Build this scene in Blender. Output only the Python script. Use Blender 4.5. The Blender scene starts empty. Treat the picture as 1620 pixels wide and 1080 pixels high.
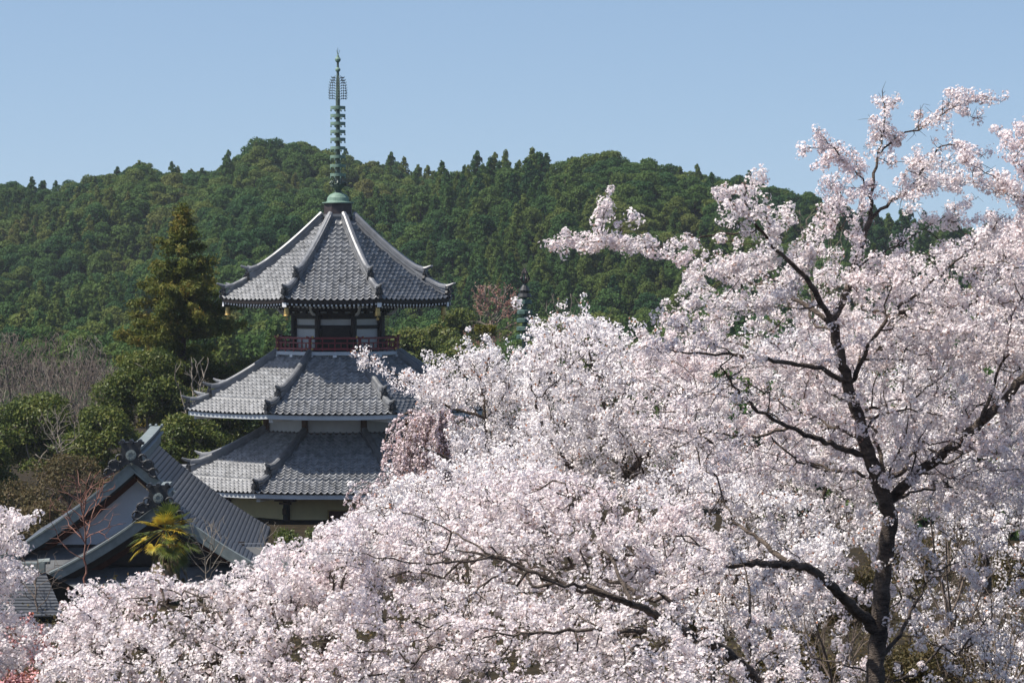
import bpy, math, random
import numpy as np
from mathutils import Vector, Matrix
R = math.radians
scene = bpy.context.scene
C = scene.collection
rng = np.random.default_rng(11)
random.seed(5)

# ------------------------------------------------------------------ camera
F = 5000.0                      # focal length in pixels of the 1620 wide photograph
CAMZ = 17.0
PITCH = math.atan(110 / F)
cam_d = bpy.data.cameras.new('camera'); cam = bpy.data.objects.new('camera', cam_d); C.objects.link(cam)
cam.location = (0, 0, CAMZ); cam.rotation_euler = (math.pi / 2 - PITCH, 0, 0)
cam_d.sensor_width = 36; cam_d.lens = 36 * F / 1620; cam_d.clip_start = 1; cam_d.clip_end = 12000
scene.camera = cam

# ------------------------------------------------------------------ light
SUN = Vector((-0.60, -0.19, 1.0)).normalized()          # towards the sun
world = bpy.data.worlds.new('World'); scene.world = world; world.use_nodes = True
nt = world.node_tree; bg = nt.nodes['Background']
sky = nt.nodes.new('ShaderNodeTexSky'); sky.sky_type = 'NISHITA'; sky.sun_disc = False
sky.sun_elevation = math.asin(SUN.z); sky.sun_rotation = math.atan2(SUN.x, SUN.y)
sky.air_density = 1.0; sky.dust_density = 1.0; sky.ozone_density = 1.6; sky.altitude = 300
tc = nt.nodes.new('ShaderNodeTexCoord'); mp = nt.nodes.new('ShaderNodeMapping')
mp.inputs['Location'].default_value = (0, 0, 0.11)
nt.links.new(tc.outputs['Generated'], mp.inputs['Vector']); nt.links.new(mp.outputs['Vector'], sky.inputs['Vector'])
nt.links.new(sky.outputs['Color'], bg.inputs['Color']); bg.inputs['Strength'].default_value = 0.100
sl = bpy.data.lights.new('sun', 'SUN'); sl.energy = 5.0; sl.angle = R(0.53); sl.color = (1.0, 0.94, 0.85)
so = bpy.data.objects.new('sun', sl); C.objects.link(so); so.rotation_euler = SUN.to_track_quat('Z', 'Y').to_euler()
scene.view_settings.view_transform = 'Standard'; scene.view_settings.look = 'None'
scene.view_settings.exposure = 0.5; scene.view_settings.gamma = 1.0
scene.render.engine = 'CYCLES'
cy = scene.cycles
cy.max_bounces = 7; cy.diffuse_bounces = 4; cy.glossy_bounces = 2; cy.transmission_bounces = 3
cy.transparent_max_bounces = 4; cy.volume_bounces = 0
cy.caustics_reflective = False; cy.caustics_refractive = False

# ------------------------------------------------------------------ helpers
_fw = Vector((0, math.cos(PITCH), -math.sin(PITCH))); _up = Vector((0, math.sin(PITCH), math.cos(PITCH)))
def at(px, py, d):
    """world point seen at photo pixel (px,py) at distance d along +Y"""
    v = _fw + Vector((1, 0, 0)) * ((px - 810) / F) + _up * ((540 - py) / F)
    v = v * (d / v.y)
    return Vector((v.x, v.y, v.z + CAMZ))

def props(o, label=None, cat=None, group=None, kind=None):
    if label: o['label'] = label
    if cat: o['category'] = cat
    if group: o['group'] = group
    if kind: o['kind'] = kind
    return o
def empty(name, loc, label=None, cat=None, group=None):
    o = bpy.data.objects.new(name, None); o.empty_display_size = 0.5; C.objects.link(o); o.location = loc
    return props(o, label, cat, group)
def link(name, me, parent=None, label=None):
    """link a mesh given in world coordinates under a (translated only) parent"""
    o = bpy.data.objects.new(name, me); C.objects.link(o)
    if parent is not None:
        o.parent = parent
        off = Vector((0, 0, 0)); p = parent
        while p is not None: off += p.location; p = p.parent
        o.location = -off
    if label: o['label'] = label
    return o

class MB:
    def __init__(s): s.v = []; s.f = []; s.m = []; s.cur = 0
    def add(s, vs, fs):
        n = len(s.v); s.v.extend([tuple(v) for v in vs]); s.f.extend([tuple(i + n for i in f) for f in fs]); s.m.extend([s.cur] * len(fs))
    def hexa(s, p):
        s.add(p, [(0, 3, 2, 1), (4, 5, 6, 7), (0, 1, 5, 4), (1, 2, 6, 5), (2, 3, 7, 6), (3, 0, 4, 7)])
    def box(s, c, sx, sy, sz, xa=(1, 0, 0), ya=(0, 1, 0), za=(0, 0, 1)):
        c = Vector(c); X = Vector(xa) * sx / 2; Y = Vector(ya) * sy / 2; Z = Vector(za) * sz / 2
        s.hexa([c - X - Y - Z, c + X - Y - Z, c + X + Y - Z, c - X + Y - Z, c - X - Y + Z, c + X - Y + Z, c + X + Y + Z, c - X + Y + Z])
    def bar(s, a, b, w, h, up=(0, 0, 1)):
        a = Vector(a); b = Vector(b); d = (b - a); L = d.length; d.normalize()
        x = d.cross(Vector(up)).normalized(); z = x.cross(d)
        s.box((a + b) / 2, w, L, h, x, d, z)
    def sweep(s, prof, path, up=None, caps=True, side=None, scales=None):
        """sweep closed 2D profile (x sideways, y up) along path"""
        n = len(prof); P = [Vector(p) for p in path]; vs = []
        for i, p in enumerate(P):
            d = (P[min(i + 1, len(P) - 1)] - P[max(i - 1, 0)]).normalized()
            if side is not None: x = Vector(side)
            else:
                u = Vector(up or (0, 0, 1)); x = d.cross(u)
                if x.length < 1e-4: x = Vector((1, 0, 0))
                x.normalize()
            z = x.cross(d).normalized()
            k = scales[i] if scales else 1
            for (a, b) in prof: vs.append(p + x * a * k + z * b * k)
        fs = []
        for i in range(len(P) - 1):
            for j in range(n):
                a = i * n + j; b = i * n + (j + 1) % n
                fs.append((a, b, b + n, a + n))
        if caps: fs.append(tuple(range(n))[::-1]); fs.append(tuple(range((len(P) - 1) * n, len(P) * n)))
        s.add(vs, fs)
    def tube(s, path, r, n=8):
        if not hasattr(r, '__len__'): r = [r] * len(path)
        s.sweep([(math.cos(2 * math.pi * i / n), math.sin(2 * math.pi * i / n)) for i in range(n)], path, scales=list(r))
    def lathe(s, c, prof, n=24, a0=0.0):
        c = Vector(c); vs = []; fs = []; m = len(prof)
        for (r, z) in prof:
            for i in range(n):
                a = a0 + 2 * math.pi * i / n; vs.append(c + Vector((r * math.cos(a), r * math.sin(a), z)))
        for i in range(m - 1):
            for j in range(n):
                a = i * n + j; b = i * n + (j + 1) % n; fs.append((a, b, b + n, a + n))
        fs.append(tuple(range(n))[::-1]); fs.append(tuple(range((m - 1) * n, m * n)))
        s.add(vs, fs)
    def prism(s, poly, o, X, Y, N, th):
        """polygon (2D in X,Y) extruded by th along N"""
        o = Vector(o); X = Vector(X); Y = Vector(Y); N = Vector(N); n = len(poly)
        a = [o + X * p[0] + Y * p[1] for p in poly]; b = [p + N * th for p in a]
        s.add(a + b, [tuple(range(n))[::-1], tuple(range(n, 2 * n))] + [(i, (i + 1) % n, (i + 1) % n + n, i + n) for i in range(n)])
    def build(s, name, mats, parent=None, smooth=False, label=None):
        me = bpy.data.meshes.new(name); me.from_pydata(s.v, [], s.f)
        for m in (mats if isinstance(mats, (list, tuple)) else [mats]): me.materials.append(m)
        if any(s.m): me.polygons.foreach_set('material_index', s.m)
        if smooth: me.polygons.foreach_set('use_smooth', [True] * len(s.f))
        import bmesh
        bm = bmesh.new(); bm.from_mesh(me); bmesh.ops.recalc_face_normals(bm, faces=bm.faces); bm.to_mesh(me); bm.free()
        return link(name, me, parent, label)

def np_mesh(name, verts, faces, mats, cols=None, smooth=False, midx=None):
    """fast mesh: verts (n,3), faces: list of int arrays (m,k) (mixed k allowed); cols: per-vertex colour (n,3)"""
    me = bpy.data.meshes.new(name)
    if not isinstance(faces, list): faces = [faces]
    faces = [f for f in faces if len(f)]
    me.vertices.add(len(verts)); me.vertices.foreach_set('co', np.ascontiguousarray(verts, dtype=np.float32).ravel())
    li = np.concatenate([f.ravel() for f in faces]).astype(np.int32)
    tot = np.concatenate([np.full(len(f), f.shape[1], dtype=np.int32) for f in faces])
    st = np.concatenate([[0], np.cumsum(tot)[:-1]]).astype(np.int32)
    me.loops.add(len(li)); me.polygons.add(len(tot))
    me.loops.foreach_set('vertex_index', li); me.polygons.foreach_set('loop_start', st); me.polygons.foreach_set('loop_total', tot)
    if smooth: me.polygons.foreach_set('use_smooth', np.ones(len(tot), dtype=bool))
    if midx is not None: me.polygons.foreach_set('material_index', midx.astype(np.int32))
    for m in (mats if isinstance(mats, (list, tuple)) else [mats]): me.materials.append(m)
    if cols is not None:
        a = me.color_attributes.new('tint', 'FLOAT_COLOR', 'POINT')
        c4 = np.ones((len(verts), 4), dtype=np.float32); c4[:, :3] = cols
        a.data.foreach_set('color', c4.ravel())
    me.update(calc_edges=True)
    return me

def vnoise(p, seed=0):
    """value noise of points (n,3), 0..1"""
    p = np.asarray(p, dtype=np.float64); i = np.floor(p).astype(np.int64); f = p - i; f = f * f * (3 - 2 * f)
    def h(ix, iy, iz):
        n = (ix * 73856093) ^ (iy * 19349663) ^ (iz * 83492791) ^ (seed * 2654435761 & 0x7fffffff)
        n = (n ^ (n >> 13)) * 1274126177; n = n ^ (n >> 16)
        return (n & 0xffff) / 65535.0
    r = 0
    for a in (0, 1):
        wa = f[:, 0] if a else 1 - f[:, 0]
        for b in (0, 1):
            wb = f[:, 1] if b else 1 - f[:, 1]
            for c in (0, 1):
                wc = f[:, 2] if c else 1 - f[:, 2]
                r = r + wa * wb * wc * h(i[:, 0] + a, i[:, 1] + b, i[:, 2] + c)
    return r
def rand_rot(n, nrm=None, spread=0.5, g=rng):
    """(n,3,3) frames whose third axis is nrm (jittered) or random"""
    z = g.normal(size=(n, 3))
    if nrm is not None: z = nrm + z * spread
    z /= np.linalg.norm(z, axis=1)[:, None] + 1e-9
    t = g.normal(size=(n, 3)); x = np.cross(t, z); x /= np.linalg.norm(x, axis=1)[:, None] + 1e-9
    y = np.cross(z, x)
    return np.stack([x, y, z], axis=2)
def scatter(tv, tf, pos, rot, scl):
    """copies of template (tv,tf) -> verts, faces"""
    n = len(pos); k = len(tv)
    v = np.einsum('nij,kj->nki', rot, tv) * np.asarray(scl).reshape(-1, 1, 1) + pos[:, None, :]
    f = (tf[None, :, :] + (np.arange(n) * k)[:, None, None]).reshape(-1, tf.shape[1])
    return v.reshape(-1, 3), f

# ------------------------------------------------------------------ materials
def mat(name, col, rough=0.8, spec=0.5, var=0.25, nscale=3.0, col2=None, bump=0.0, bscale=20.0, metal=0.0, detail=4.0, stretch=None):
    m = bpy.data.materials.new(name); m.use_nodes = True; t = m.node_tree; b = t.nodes['Principled BSDF']
    b.inputs['Roughness'].default_value = rough; b.inputs['Metallic'].default_value = metal
    b.inputs['Specular IOR Level'].default_value = spec
    geo = t.nodes.new('ShaderNodeTexCoord'); src = geo.outputs['Object']
    if stretch:
        mm = t.nodes.new('ShaderNodeMapping'); mm.inputs['Scale'].default_value = stretch; t.links.new(src, mm.inputs['Vector']); src = mm.outputs['Vector']
    n = t.nodes.new('ShaderNodeTexNoise'); n.inputs['Scale'].default_value = nscale; n.inputs['Detail'].default_value = detail; n.inputs['Roughness'].default_value = 0.65
    t.links.new(src, n.inputs['Vector'])
    r = t.nodes.new('ShaderNodeValToRGB'); r.color_ramp.elements[0].position = 0.3; r.color_ramp.elements[1].position = 0.72
    c2 = col2 if col2 else tuple(min(1, c * (1 + var)) for c in col)
    c1 = tuple(c * (1 - var) for c in col) if not col2 else col
    r.color_ramp.elements[0].color = (*c1, 1); r.color_ramp.elements[1].color = (*c2, 1)
    t.links.new(n.outputs['Fac'], r.inputs['Fac']); t.links.new(r.outputs['Color'], b.inputs['Base Color'])
    if bump:
        n2 = t.nodes.new('ShaderNodeTexNoise'); n2.inputs['Scale'].default_value = bscale; n2.inputs['Detail'].default_value = 3
        t.links.new(src, n2.inputs['Vector'])
        bp = t.nodes.new('ShaderNodeBump'); bp.inputs['Strength'].default_value = bump; bp.inputs['Distance'].default_value = 0.05
        t.links.new(n2.outputs['Fac'], bp.inputs['Height']); t.links.new(bp.outputs['Normal'], b.inputs['Normal'])
    return m

def leaf_mat(name, cols, trans=0.35, rough=0.6, spec=0.3, inst=False, nscale=0.25, use_tint=False, amt=0.5):
    """foliage: diffuse + translucent, colour ramp by large noise / per-leaf tint / per-instance random"""
    m = bpy.data.materials.new(name); m.use_nodes = True; t = m.node_tree; b = t.nodes['Principled BSDF']
    out = t.nodes['Material Output']
    b.inputs['Roughness'].default_value = rough; b.inputs['Specular IOR Level'].default_value = spec
    ramp = t.nodes.new('ShaderNodeValToRGB'); e = ramp.color_ramp.elements
    while len(e) < len(cols): e.new(0.5)
    for i, c in enumerate(cols): e[i].position = i / max(1, len(cols) - 1); e[i].color = (*c, 1)
    g = t.nodes.new('ShaderNodeNewGeometry')
    n = t.nodes.new('ShaderNodeTexNoise'); n.inputs['Scale'].default_value = nscale; n.inputs['Detail'].default_value = 3
    t.links.new(g.outputs['Position'], n.inputs['Vector'])
    ri = t.nodes.new('ShaderNodeObjectInfo').outputs['Random'] if inst else g.outputs['Random Per Island']
    m1 = t.nodes.new('ShaderNodeMath'); m1.operation = 'MULTIPLY_ADD'; m1.inputs[1].default_value = 1.9; m1.inputs[2].default_value = -0.45
    t.links.new(n.outputs['Fac'], m1.inputs[0])
    mx = t.nodes.new('ShaderNodeMix'); mx.data_type = 'FLOAT'; mx.inputs[0].default_value = amt
    t.links.new(m1.outputs[0], mx.inputs[2]); t.links.new(ri, mx.inputs[3]); t.links.new(mx.outputs[0], ramp.inputs['Fac'])
    col = ramp.outputs['Color']
    if use_tint:
        at_ = t.nodes.new('ShaderNodeAttribute'); at_.attribute_name = 'tint'
        mm = t.nodes.new('ShaderNodeMix'); mm.data_type = 'RGBA'; mm.blend_type = 'MULTIPLY'; mm.inputs[0].default_value = 1
        t.links.new(col, mm.inputs[6]); t.links.new(at_.outputs['Color'], mm.inputs[7]); col = mm.outputs[2]
    t.links.new(col, b.inputs['Base Color'])
    tr = t.nodes.new('ShaderNodeBsdfTranslucent'); t.links.new(col, tr.inputs['Color'])
    ms = t.nodes.new('ShaderNodeMixShader'); ms.inputs[0].default_value = trans
    t.links.new(b.outputs[0], ms.inputs[1]); t.links.new(tr.outputs[0], ms.inputs[2]); t.links.new(ms.outputs[0], out.inputs['Surface'])
    return m

M = dict(
    finbase=mat('finial_base', (0.045, 0.034, 0.036), 0.6, 0.4, 0.4, 3.0),
    sheetjoint=mat('sheet_joint', (0.026, 0.028, 0.034), 0.6, 0.3, 0.3, 2.0), darkpatina=mat('dark_patina', (0.035, 0.075, 0.065), 0.6, 0.4, 0.5, 3.0, col2=(0.08, 0.14, 0.12)),
    tile=mat('roof_tile', (0.205, 0.208, 0.215), 0.48, 0.6, 0.6, 2.2, bump=0.15, bscale=9),
    ridge=mat('ridge_tile', (0.15, 0.155, 0.165), 0.42, 0.8, 0.35, 2.0),
    oni=mat('ornament_tile', (0.022, 0.023, 0.026), 0.5, 0.5, 0.4, 6.0),
    plaster=mat('white_plaster', (0.60, 0.60, 0.60), 0.85, 0.2, 0.10, 1.2),
    fascia=mat('painted_fascia', (0.50, 0.53, 0.56), 0.7, 0.3, 0.12, 0.8),
    cream=mat('cream_wall', (0.80, 0.66, 0.36), 0.85, 0.2, 0.08, 0.9),
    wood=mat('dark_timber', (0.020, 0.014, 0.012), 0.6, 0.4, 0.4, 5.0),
    brown=mat('brown_timber', (0.10, 0.055, 0.035), 0.65, 0.3, 0.35, 4.0),
    red=mat('red_lacquer', (0.18, 0.012, 0.018), 0.45, 0.5, 0.25, 4.0),
    white=mat('white_paint', (0.78, 0.78, 0.78), 0.6, 0.3, 0.05, 5.0),
    copper=mat('copper_patina', (0.10, 0.17, 0.135), 0.65, 0.4, 0.5, 3.0, col2=(0.20, 0.295, 0.235)),
    darkcopper=mat('dark_bronze', (0.03, 0.04, 0.035), 0.5, 0.5, 0.5, 4.0, col2=(0.10, 0.15, 0.12)),
    gold=mat('gilt_bronze', (0.42, 0.28, 0.09), 0.4, 0.6, 0.25, 8.0, metal=0.6),
    verge=mat('copper_verge', (0.14, 0.165, 0.16), 0.5, 0.4, 0.3, 2.0, col2=(0.25, 0.28, 0.27)),
    sheet=mat('dark_roof_sheet', (0.070, 0.075, 0.085), 0.42, 0.8, 0.35, 1.1),
    gable=mat('gable_panel', (0.66, 0.68, 0.72), 0.8, 0.2, 0.08, 1.0),
    rust=mat('rust_timber', (0.10, 0.035, 0.02), 0.8, 0.2, 0.4, 3.0),
    ground=mat('leaf_litter', (0.012, 0.011, 0.006), 0.95, 0.1, 0.5, 1.4, col2=(0.045, 0.032, 0.018), bump=0.6, bscale=6, detail=8),
    bark=mat('cherry_bark', (0.022, 0.016, 0.014), 0.85, 0.25, 0.5, 5.0, col2=(0.17, 0.135, 0.11), bump=0.9, bscale=25, stretch=(1, 1, 2.5)),
    twig=mat('twig_bark', (0.11, 0.085, 0.07), 0.85, 0.2, 0.4, 2.0, col2=(0.22, 0.175, 0.145)),
    pale=mat('pale_bark', (0.17, 0.14, 0.11), 0.85, 0.2, 0.3, 2.0, col2=(0.32, 0.28, 0.23)),
    redtwig=mat('red_twig', (0.16, 0.06, 0.045), 0.85, 0.2, 0.3, 2.0, col2=(0.30, 0.17, 0.13)),
    cedarbark=mat('cedar_bark', (0.07, 0.04, 0.028), 0.9, 0.2, 0.4, 3.0),
)
# the wooded hills have a dark mossy floor
_t = M['ground'].node_tree; _b = _t.nodes['Principled BSDF']; _src = _b.inputs['Base Color'].links[0].from_socket
_g = _t.nodes.new('ShaderNodeNewGeometry'); _sx = _t.nodes.new('ShaderNodeSeparateXYZ'); _mr = _t.nodes.new('ShaderNodeMapRange'); _mx = _t.nodes.new('ShaderNodeMix'); _mx.data_type = 'RGBA'
_mr.inputs[1].default_value = 300; _mr.inputs[2].default_value = 340; _t.links.new(_g.outputs['Position'], _sx.inputs[0]); _t.links.new(_sx.outputs['Y'], _mr.inputs[0])
_t.links.new(_mr.outputs[0], _mx.inputs[0]); _t.links.new(_src, _mx.inputs[6]); _mx.inputs[7].default_value = (.020, .030, .010, 1); _t.links.new(_mx.outputs[2], _b.inputs['Base Color'])
# ------------------------------------------------------------------ terrain
RP1 = [(-400, 340), (0, 306), (60, 308), (110, 300), (200, 284), (250, 277), (300, 279), (350, 281), (380, 252), (430, 234), (480, 237), (560, 260), (640, 266), (690, 285), (800, 300), (1000, 330), (1300, 400), (2100, 470)]
RP2 = [(-400, 600), (400, 520), (560, 430), (620, 365), (660, 318), (700, 288), (750, 276), (830, 266), (900, 266), (960, 262), (1050, 272), (1130, 284), (1200, 300), (1300, 324), (1400, 350), (1500, 362), (1620, 378), (1900, 420), (2100, 450)]
TREE_PX = 36
Y1, Y2, Y0 = 790.0, 660.0, 500.0
def _ridge(tab, x, yr):
    px = x / yr * F + 810
    py = np.interp(px, [a for a, b in tab], [b for a, b in tab]) + TREE_PX
    return CAMZ + (430 - py) / F * yr
def ground_z(x, y):
    x = np.atleast_1d(np.asarray(x, float)); y = np.atleast_1d(np.asarray(y, float)); x, y = np.broadcast_arrays(x, y)
    P = np.stack([x, y, np.zeros_like(x)], axis=-1).reshape(-1, 3)
    base = 15.2 - 0.15 * y
    base = np.where(y > 60, np.maximum(6.2 - 0.15 * (y - 60) + 0.0009 * (y - 60) ** 2, 0.0), base)
    base = np.where(y > 143, 0.0, base) + np.clip((y - 230) / 200, 0, 1) * 3
    base = base + (vnoise(P * 0.09, 3).reshape(x.shape) - 0.5) * np.clip((y - 5) / 20, 0, 1) * 0.6
    out = base
    for tab, yr, sd in ((RP1, Y1, 1), (RP2, Y2, 2)):
        zr = _ridge(tab, x, yr) - 3
        s = (y - Y0) / (yr - Y0)
        up = np.clip(s, 0, 1); up = up * (1.25 - 0.25 * up)
        dn = np.clip((y - yr) / 400, 0, 1); dn = 1 - dn * dn * (3 - 2 * dn)
        n = vnoise(P * np.array([0.028, 0.011, 0]) + 7.3 * sd, 10 + sd).reshape(x.shape) - 0.5
        n2 = vnoise(P * np.array([0.07, 0.03, 0]) + 3.3 * sd, 20 + sd).reshape(x.shape) - 0.5
        env = np.clip(s, 0, 1) * np.clip(1.04 - s, 0, 1) * 4
        out = np.maximum(out, 3 + np.maximum(zr, -3) * up * dn + (n * 21 + n2 * 7) * env * (zr > 0))
    return out
ys = np.concatenate([np.linspace(-80, 140, 56), np.linspace(146, 480, 45), np.linspace(487, 1250, 110), np.linspace(1300, 2600, 8)])
us = np.linspace(-1, 1, 101)
gx = us[None, :] * (70 + 0.32 * np.maximum(ys, 0))[:, None]; gy = np.repeat(ys[:, None], len(us), 1)
gz = ground_z(gx, gy)
gv = np.stack([gx, gy, gz], -1).reshape(-1, 3)
ii = np.arange(len(ys) - 1)[:, None] * len(us) + np.arange(len(us) - 1)[None, :]
gf = np.stack([ii, ii + 1, ii + 1 + len(us), ii + len(us)], -1).reshape(-1, 4)
g = link('ground', np_mesh('ground', gv, gf, M['ground'], smooth=True)); props(g, kind='structure')
def gzf(x, y): return float(ground_z(x, y)[0])

# ------------------------------------------------------------------ pagoda
PC = Vector((-10.15, 184.5, 0.0))
def dirv(a): return Vector((math.cos(a), math.sin(a), 0))
S8 = math.sin(R(22.5)); C8 = math.cos(R(22.5))
pagoda = empty('pagoda', PC + Vector((0, 0, gzf(PC.x, PC.y))), 'tall octagonal three-tiered pagoda with grey tile roofs and green bronze spire', 'pagoda')
def octa(mb, r0, r1, z0, z1, rin=None):
    """octagonal band; r = circumradius"""
    mb.lathe(PC, [(r0, z0), (r1, z1)], 8, R(22.5))
class Roof:
    def __init__(s, R0, R1, z0, z1, c, lift, step=None, tier=0.27):
        s.R0, s.R1, s.z0, s.z1, s.c, s.lift, s.step, s.tier = R0, R1, z0, z1, c, lift, step, tier
    def rz(s, t): return s.R0 + (s.R1 - s.R0) * t, s.z0 + (s.z1 - s.z0) * (t - s.c * t * (1 - t))
    def pt(s, k, un, t, dz=0.0):
        """facet k, un in -1..1 across, t up"""
        r, z = s.rz(t); n = dirv(R(-90 + 45 * k)); tv = Vector((-n.y, n.x, 0))
        z += s.lift * abs(un) ** 3 * max(0, 1 - t) ** 2
        p = PC + n * r * C8 + tv * un * r * S8; return Vector((p.x, p.y, z + dz))
    def corner(s, k, t, dz=0.0, out=0.0):
        r, z = s.rz(t); n = dirv(R(-67.5 + 45 * k)); z += s.lift * max(0, 1 - t) ** 2
        p = PC + n * (r + out); return Vector((p.x, p.y, z + dz))
    def surface(s):
        V = []; Fc = []; pitch = 0.365
        prof = [(0, .01), (.12, -.03), (.34, -.065), (.56, -.045), (.70, .005), (.80, .045), (.92, .045)]
        L = math.hypot((s.R0 - s.R1) * C8, s.z1 - s.z0); nc = max(6, round(L / 0.34)); base = 0
        for k in range(8):
            n = dirv(R(-90 + 45 * k)); tv = Vector((-n.y, n.x, 0))
            nn = int(s.R0 * S8 / pitch) + 1
            us = [((i + a) * pitch, h) for i in range(-nn, nn) for a, h in prof]
            us = np.array(us)
            rows = []
            for i in range(nc):
                for (t, add) in ((i / nc - .045 / L, .045), (i / nc - .05 / L, .095), ((i + 1) / nc, 0.0)):
                    if s.step and (i + 0.5) / nc >= s.step: add += .07
                    rows.append((t, add))
            for (t, add) in rows:
                r, z = s.rz(t); w = r * S8; u = np.clip(us[:, 0], -w, w); h = np.where(np.abs(us[:, 0]) >= w, 0, us[:, 1])
                zz = z + s.lift * (np.abs(u) / w) ** 3 * max(0, 1 - t) ** 2 + h + add + 0.05
                jit = (vnoise(np.stack([us[:, 0] * 2.7, np.full_like(u, t * nc * 0.9 + k * 31), np.zeros_like(u)], 1), 5) - .5) * .018
                a = r * C8
                V.append(np.stack([PC.x + n.x * a + tv.x * u, PC.y + n.y * a + tv.y * u, zz + jit], 1))
            m = len(us); q = (np.arange(len(rows) - 1)[:, None] * m + np.arange(m - 1)[None, :]) + base
            Fc.append(np.stack([q, q + 1, q + 1 + m, q + m], -1).reshape(-1, 4)); base += m * len(rows)
        V = np.concatenate(V); Fc = np.concatenate(Fc)
        # drop the degenerate cells beyond the hips
        A = V[Fc]; wv = np.linalg.norm(A[:, 0] - A[:, 1], axis=1) + np.linalg.norm(A[:, 2] - A[:, 3], axis=1)
        return V, Fc[wv > 1e-4]
def oni(mb, p, out, h=0.62, w=0.5):
    """ridge-end tile: plate with shoulders, horns and a boss"""
    out = Vector(out).normalized(); x = Vector((-out.y, out.x, 0))
    poly = [(-.5, 0), (-.62, .18), (-.46, .42), (-.52, .66), (-.30, .72), (-.16, 1.0), (0, .86), (.16, 1.0), (.30, .72), (.52, .66), (.46, .42), (.62, .18), (.5, 0)]
    mb.prism([(a * w, b * h) for a, b in poly], Vector(p), x, (0, 0, 1), out, 0.14)
    mb.prism([(a * w * .55, b * h * .55 + .12 * h) for a, b in poly], Vector(p) + out * .14, x, (0, 0, 1), out, 0.08)
    mb.box(Vector(p) + Vector((0, 0, .3 * h)) + out * .26, w * .36, .12, h * .26, x, out)
def make_roof(rf, name, oni_scale=1.0):
    V, Fc = rf.surface()
    o = link(name, np_mesh(name, V, Fc, M['tile']), pagoda)
    for k in range(8):
        mb = MB(); n = dirv(R(-67.5 + 45 * k)); side = Vector((-n.y, n.x, 0))
        ts = np.linspace(0.035, 1.0, 13)
        cap = [(-.15, 0), (-.13, .09), (-.05, .15), (.05, .15), (.13, .09), (.15, 0)]
        for (t0, hb, w) in ((0.035, 0.22, .155), (rf.tier, 0.40, .14)):
            tt = [t for t in ts if t > t0 + .03]; tt = [t0] + list(tt)
            up = [0.26 * math.exp(-((t - t0) * 14)) for t in tt]
            mb.cur = 0
            # stacked flat ridge tiles: three courses with small overhangs
            for q in range(3):
                a = -0.05 + (hb + .05) * q / 3; b = -0.05 + (hb + .05) * (q + 1) / 3; ww = w + (0.02 if q != 1 else -0.01)
                mb.sweep([(-ww, a), (-ww, b - .015), (ww, b - .015), (ww, a)], [rf.corner(k, t, .06 + u * (.4 + .3 * q)) for t, u in zip(tt, up)], side=side)
            mb.sweep([(a * 1.05, b) for a, b in cap], [rf.corner(k, t, .04 + hb + u) for t, u in zip(tt, up)], side=side)
            # upturned tip of the cap
            e = rf.corner(k, t0, .10 + hb + up[0]); mb.tube([e, e + n * .22 + Vector((0, 0, .05)), e + n * .48 + Vector((0, 0, .17))], [.12, .10, .05], 7)
            mb.cur = 1
            oni(mb, rf.corner(k, t0, -.02 + up[0] * .5, .02), n, (.52 if t0 < .1 else .60) * oni_scale, .38)
        mb.tube([rf.corner(k, .04, .10), rf.corner(k, 0.0, .10), rf.corner(k, 0, .12, .12)], [.10, .10, .11], 8)
        mb.build('ridge', [M['ridge'], M['oni']], o)
    return o
def ring8(mb, prof, k0=0, k1=8, roof=None):
    """closed (r,z) profile swept round the octagon with the eave's lift"""
    N = 8; vs = []; fs = []; m = len(prof); nseg = 8 * N
    for i in range(nseg):
        k, a = divmod(i, N); un = -1 + 2 * a / N; n = dirv(R(-90 + 45 * k)); tv = Vector((-n.y, n.x, 0))
        for (r, z) in prof:
            lf = roof.lift * abs(un) ** 3 * min(1, max(0, (r - roof.R0 * .45) / (roof.R0 * .5))) ** 2 if roof else 0
            p = PC + n * r * C8 + tv * un * r * S8; vs.append((p.x, p.y, z + lf))
    for i in range(nseg):
        for j in range(m):
            a = i * m + j; b = i * m + (j + 1) % m; a2 = ((i + 1) % nseg) * m + j; b2 = ((i + 1) % nseg) * m + (j + 1) % m
            fs.append((a, b, b2, a2))
    mb.add(vs, fs)
rf_top = Roof(7.10, 1.00, 15.38, 19.95, 0.27, 0.10, None, 0.27)
rf_mid = Roof(9.21, 3.75, 9.02, 12.02, 0.22, 0.07, 0.28, 0.27)
rf_low = Roof(10.75, 4.25, 4.70, 7.72, 0.22, 0.07, 0.27, 0.27)
top = make_roof(rf_top, 'roof'); mid = make_roof(rf_mid, 'roof'); low = make_roof(rf_low, 'roof')
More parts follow.
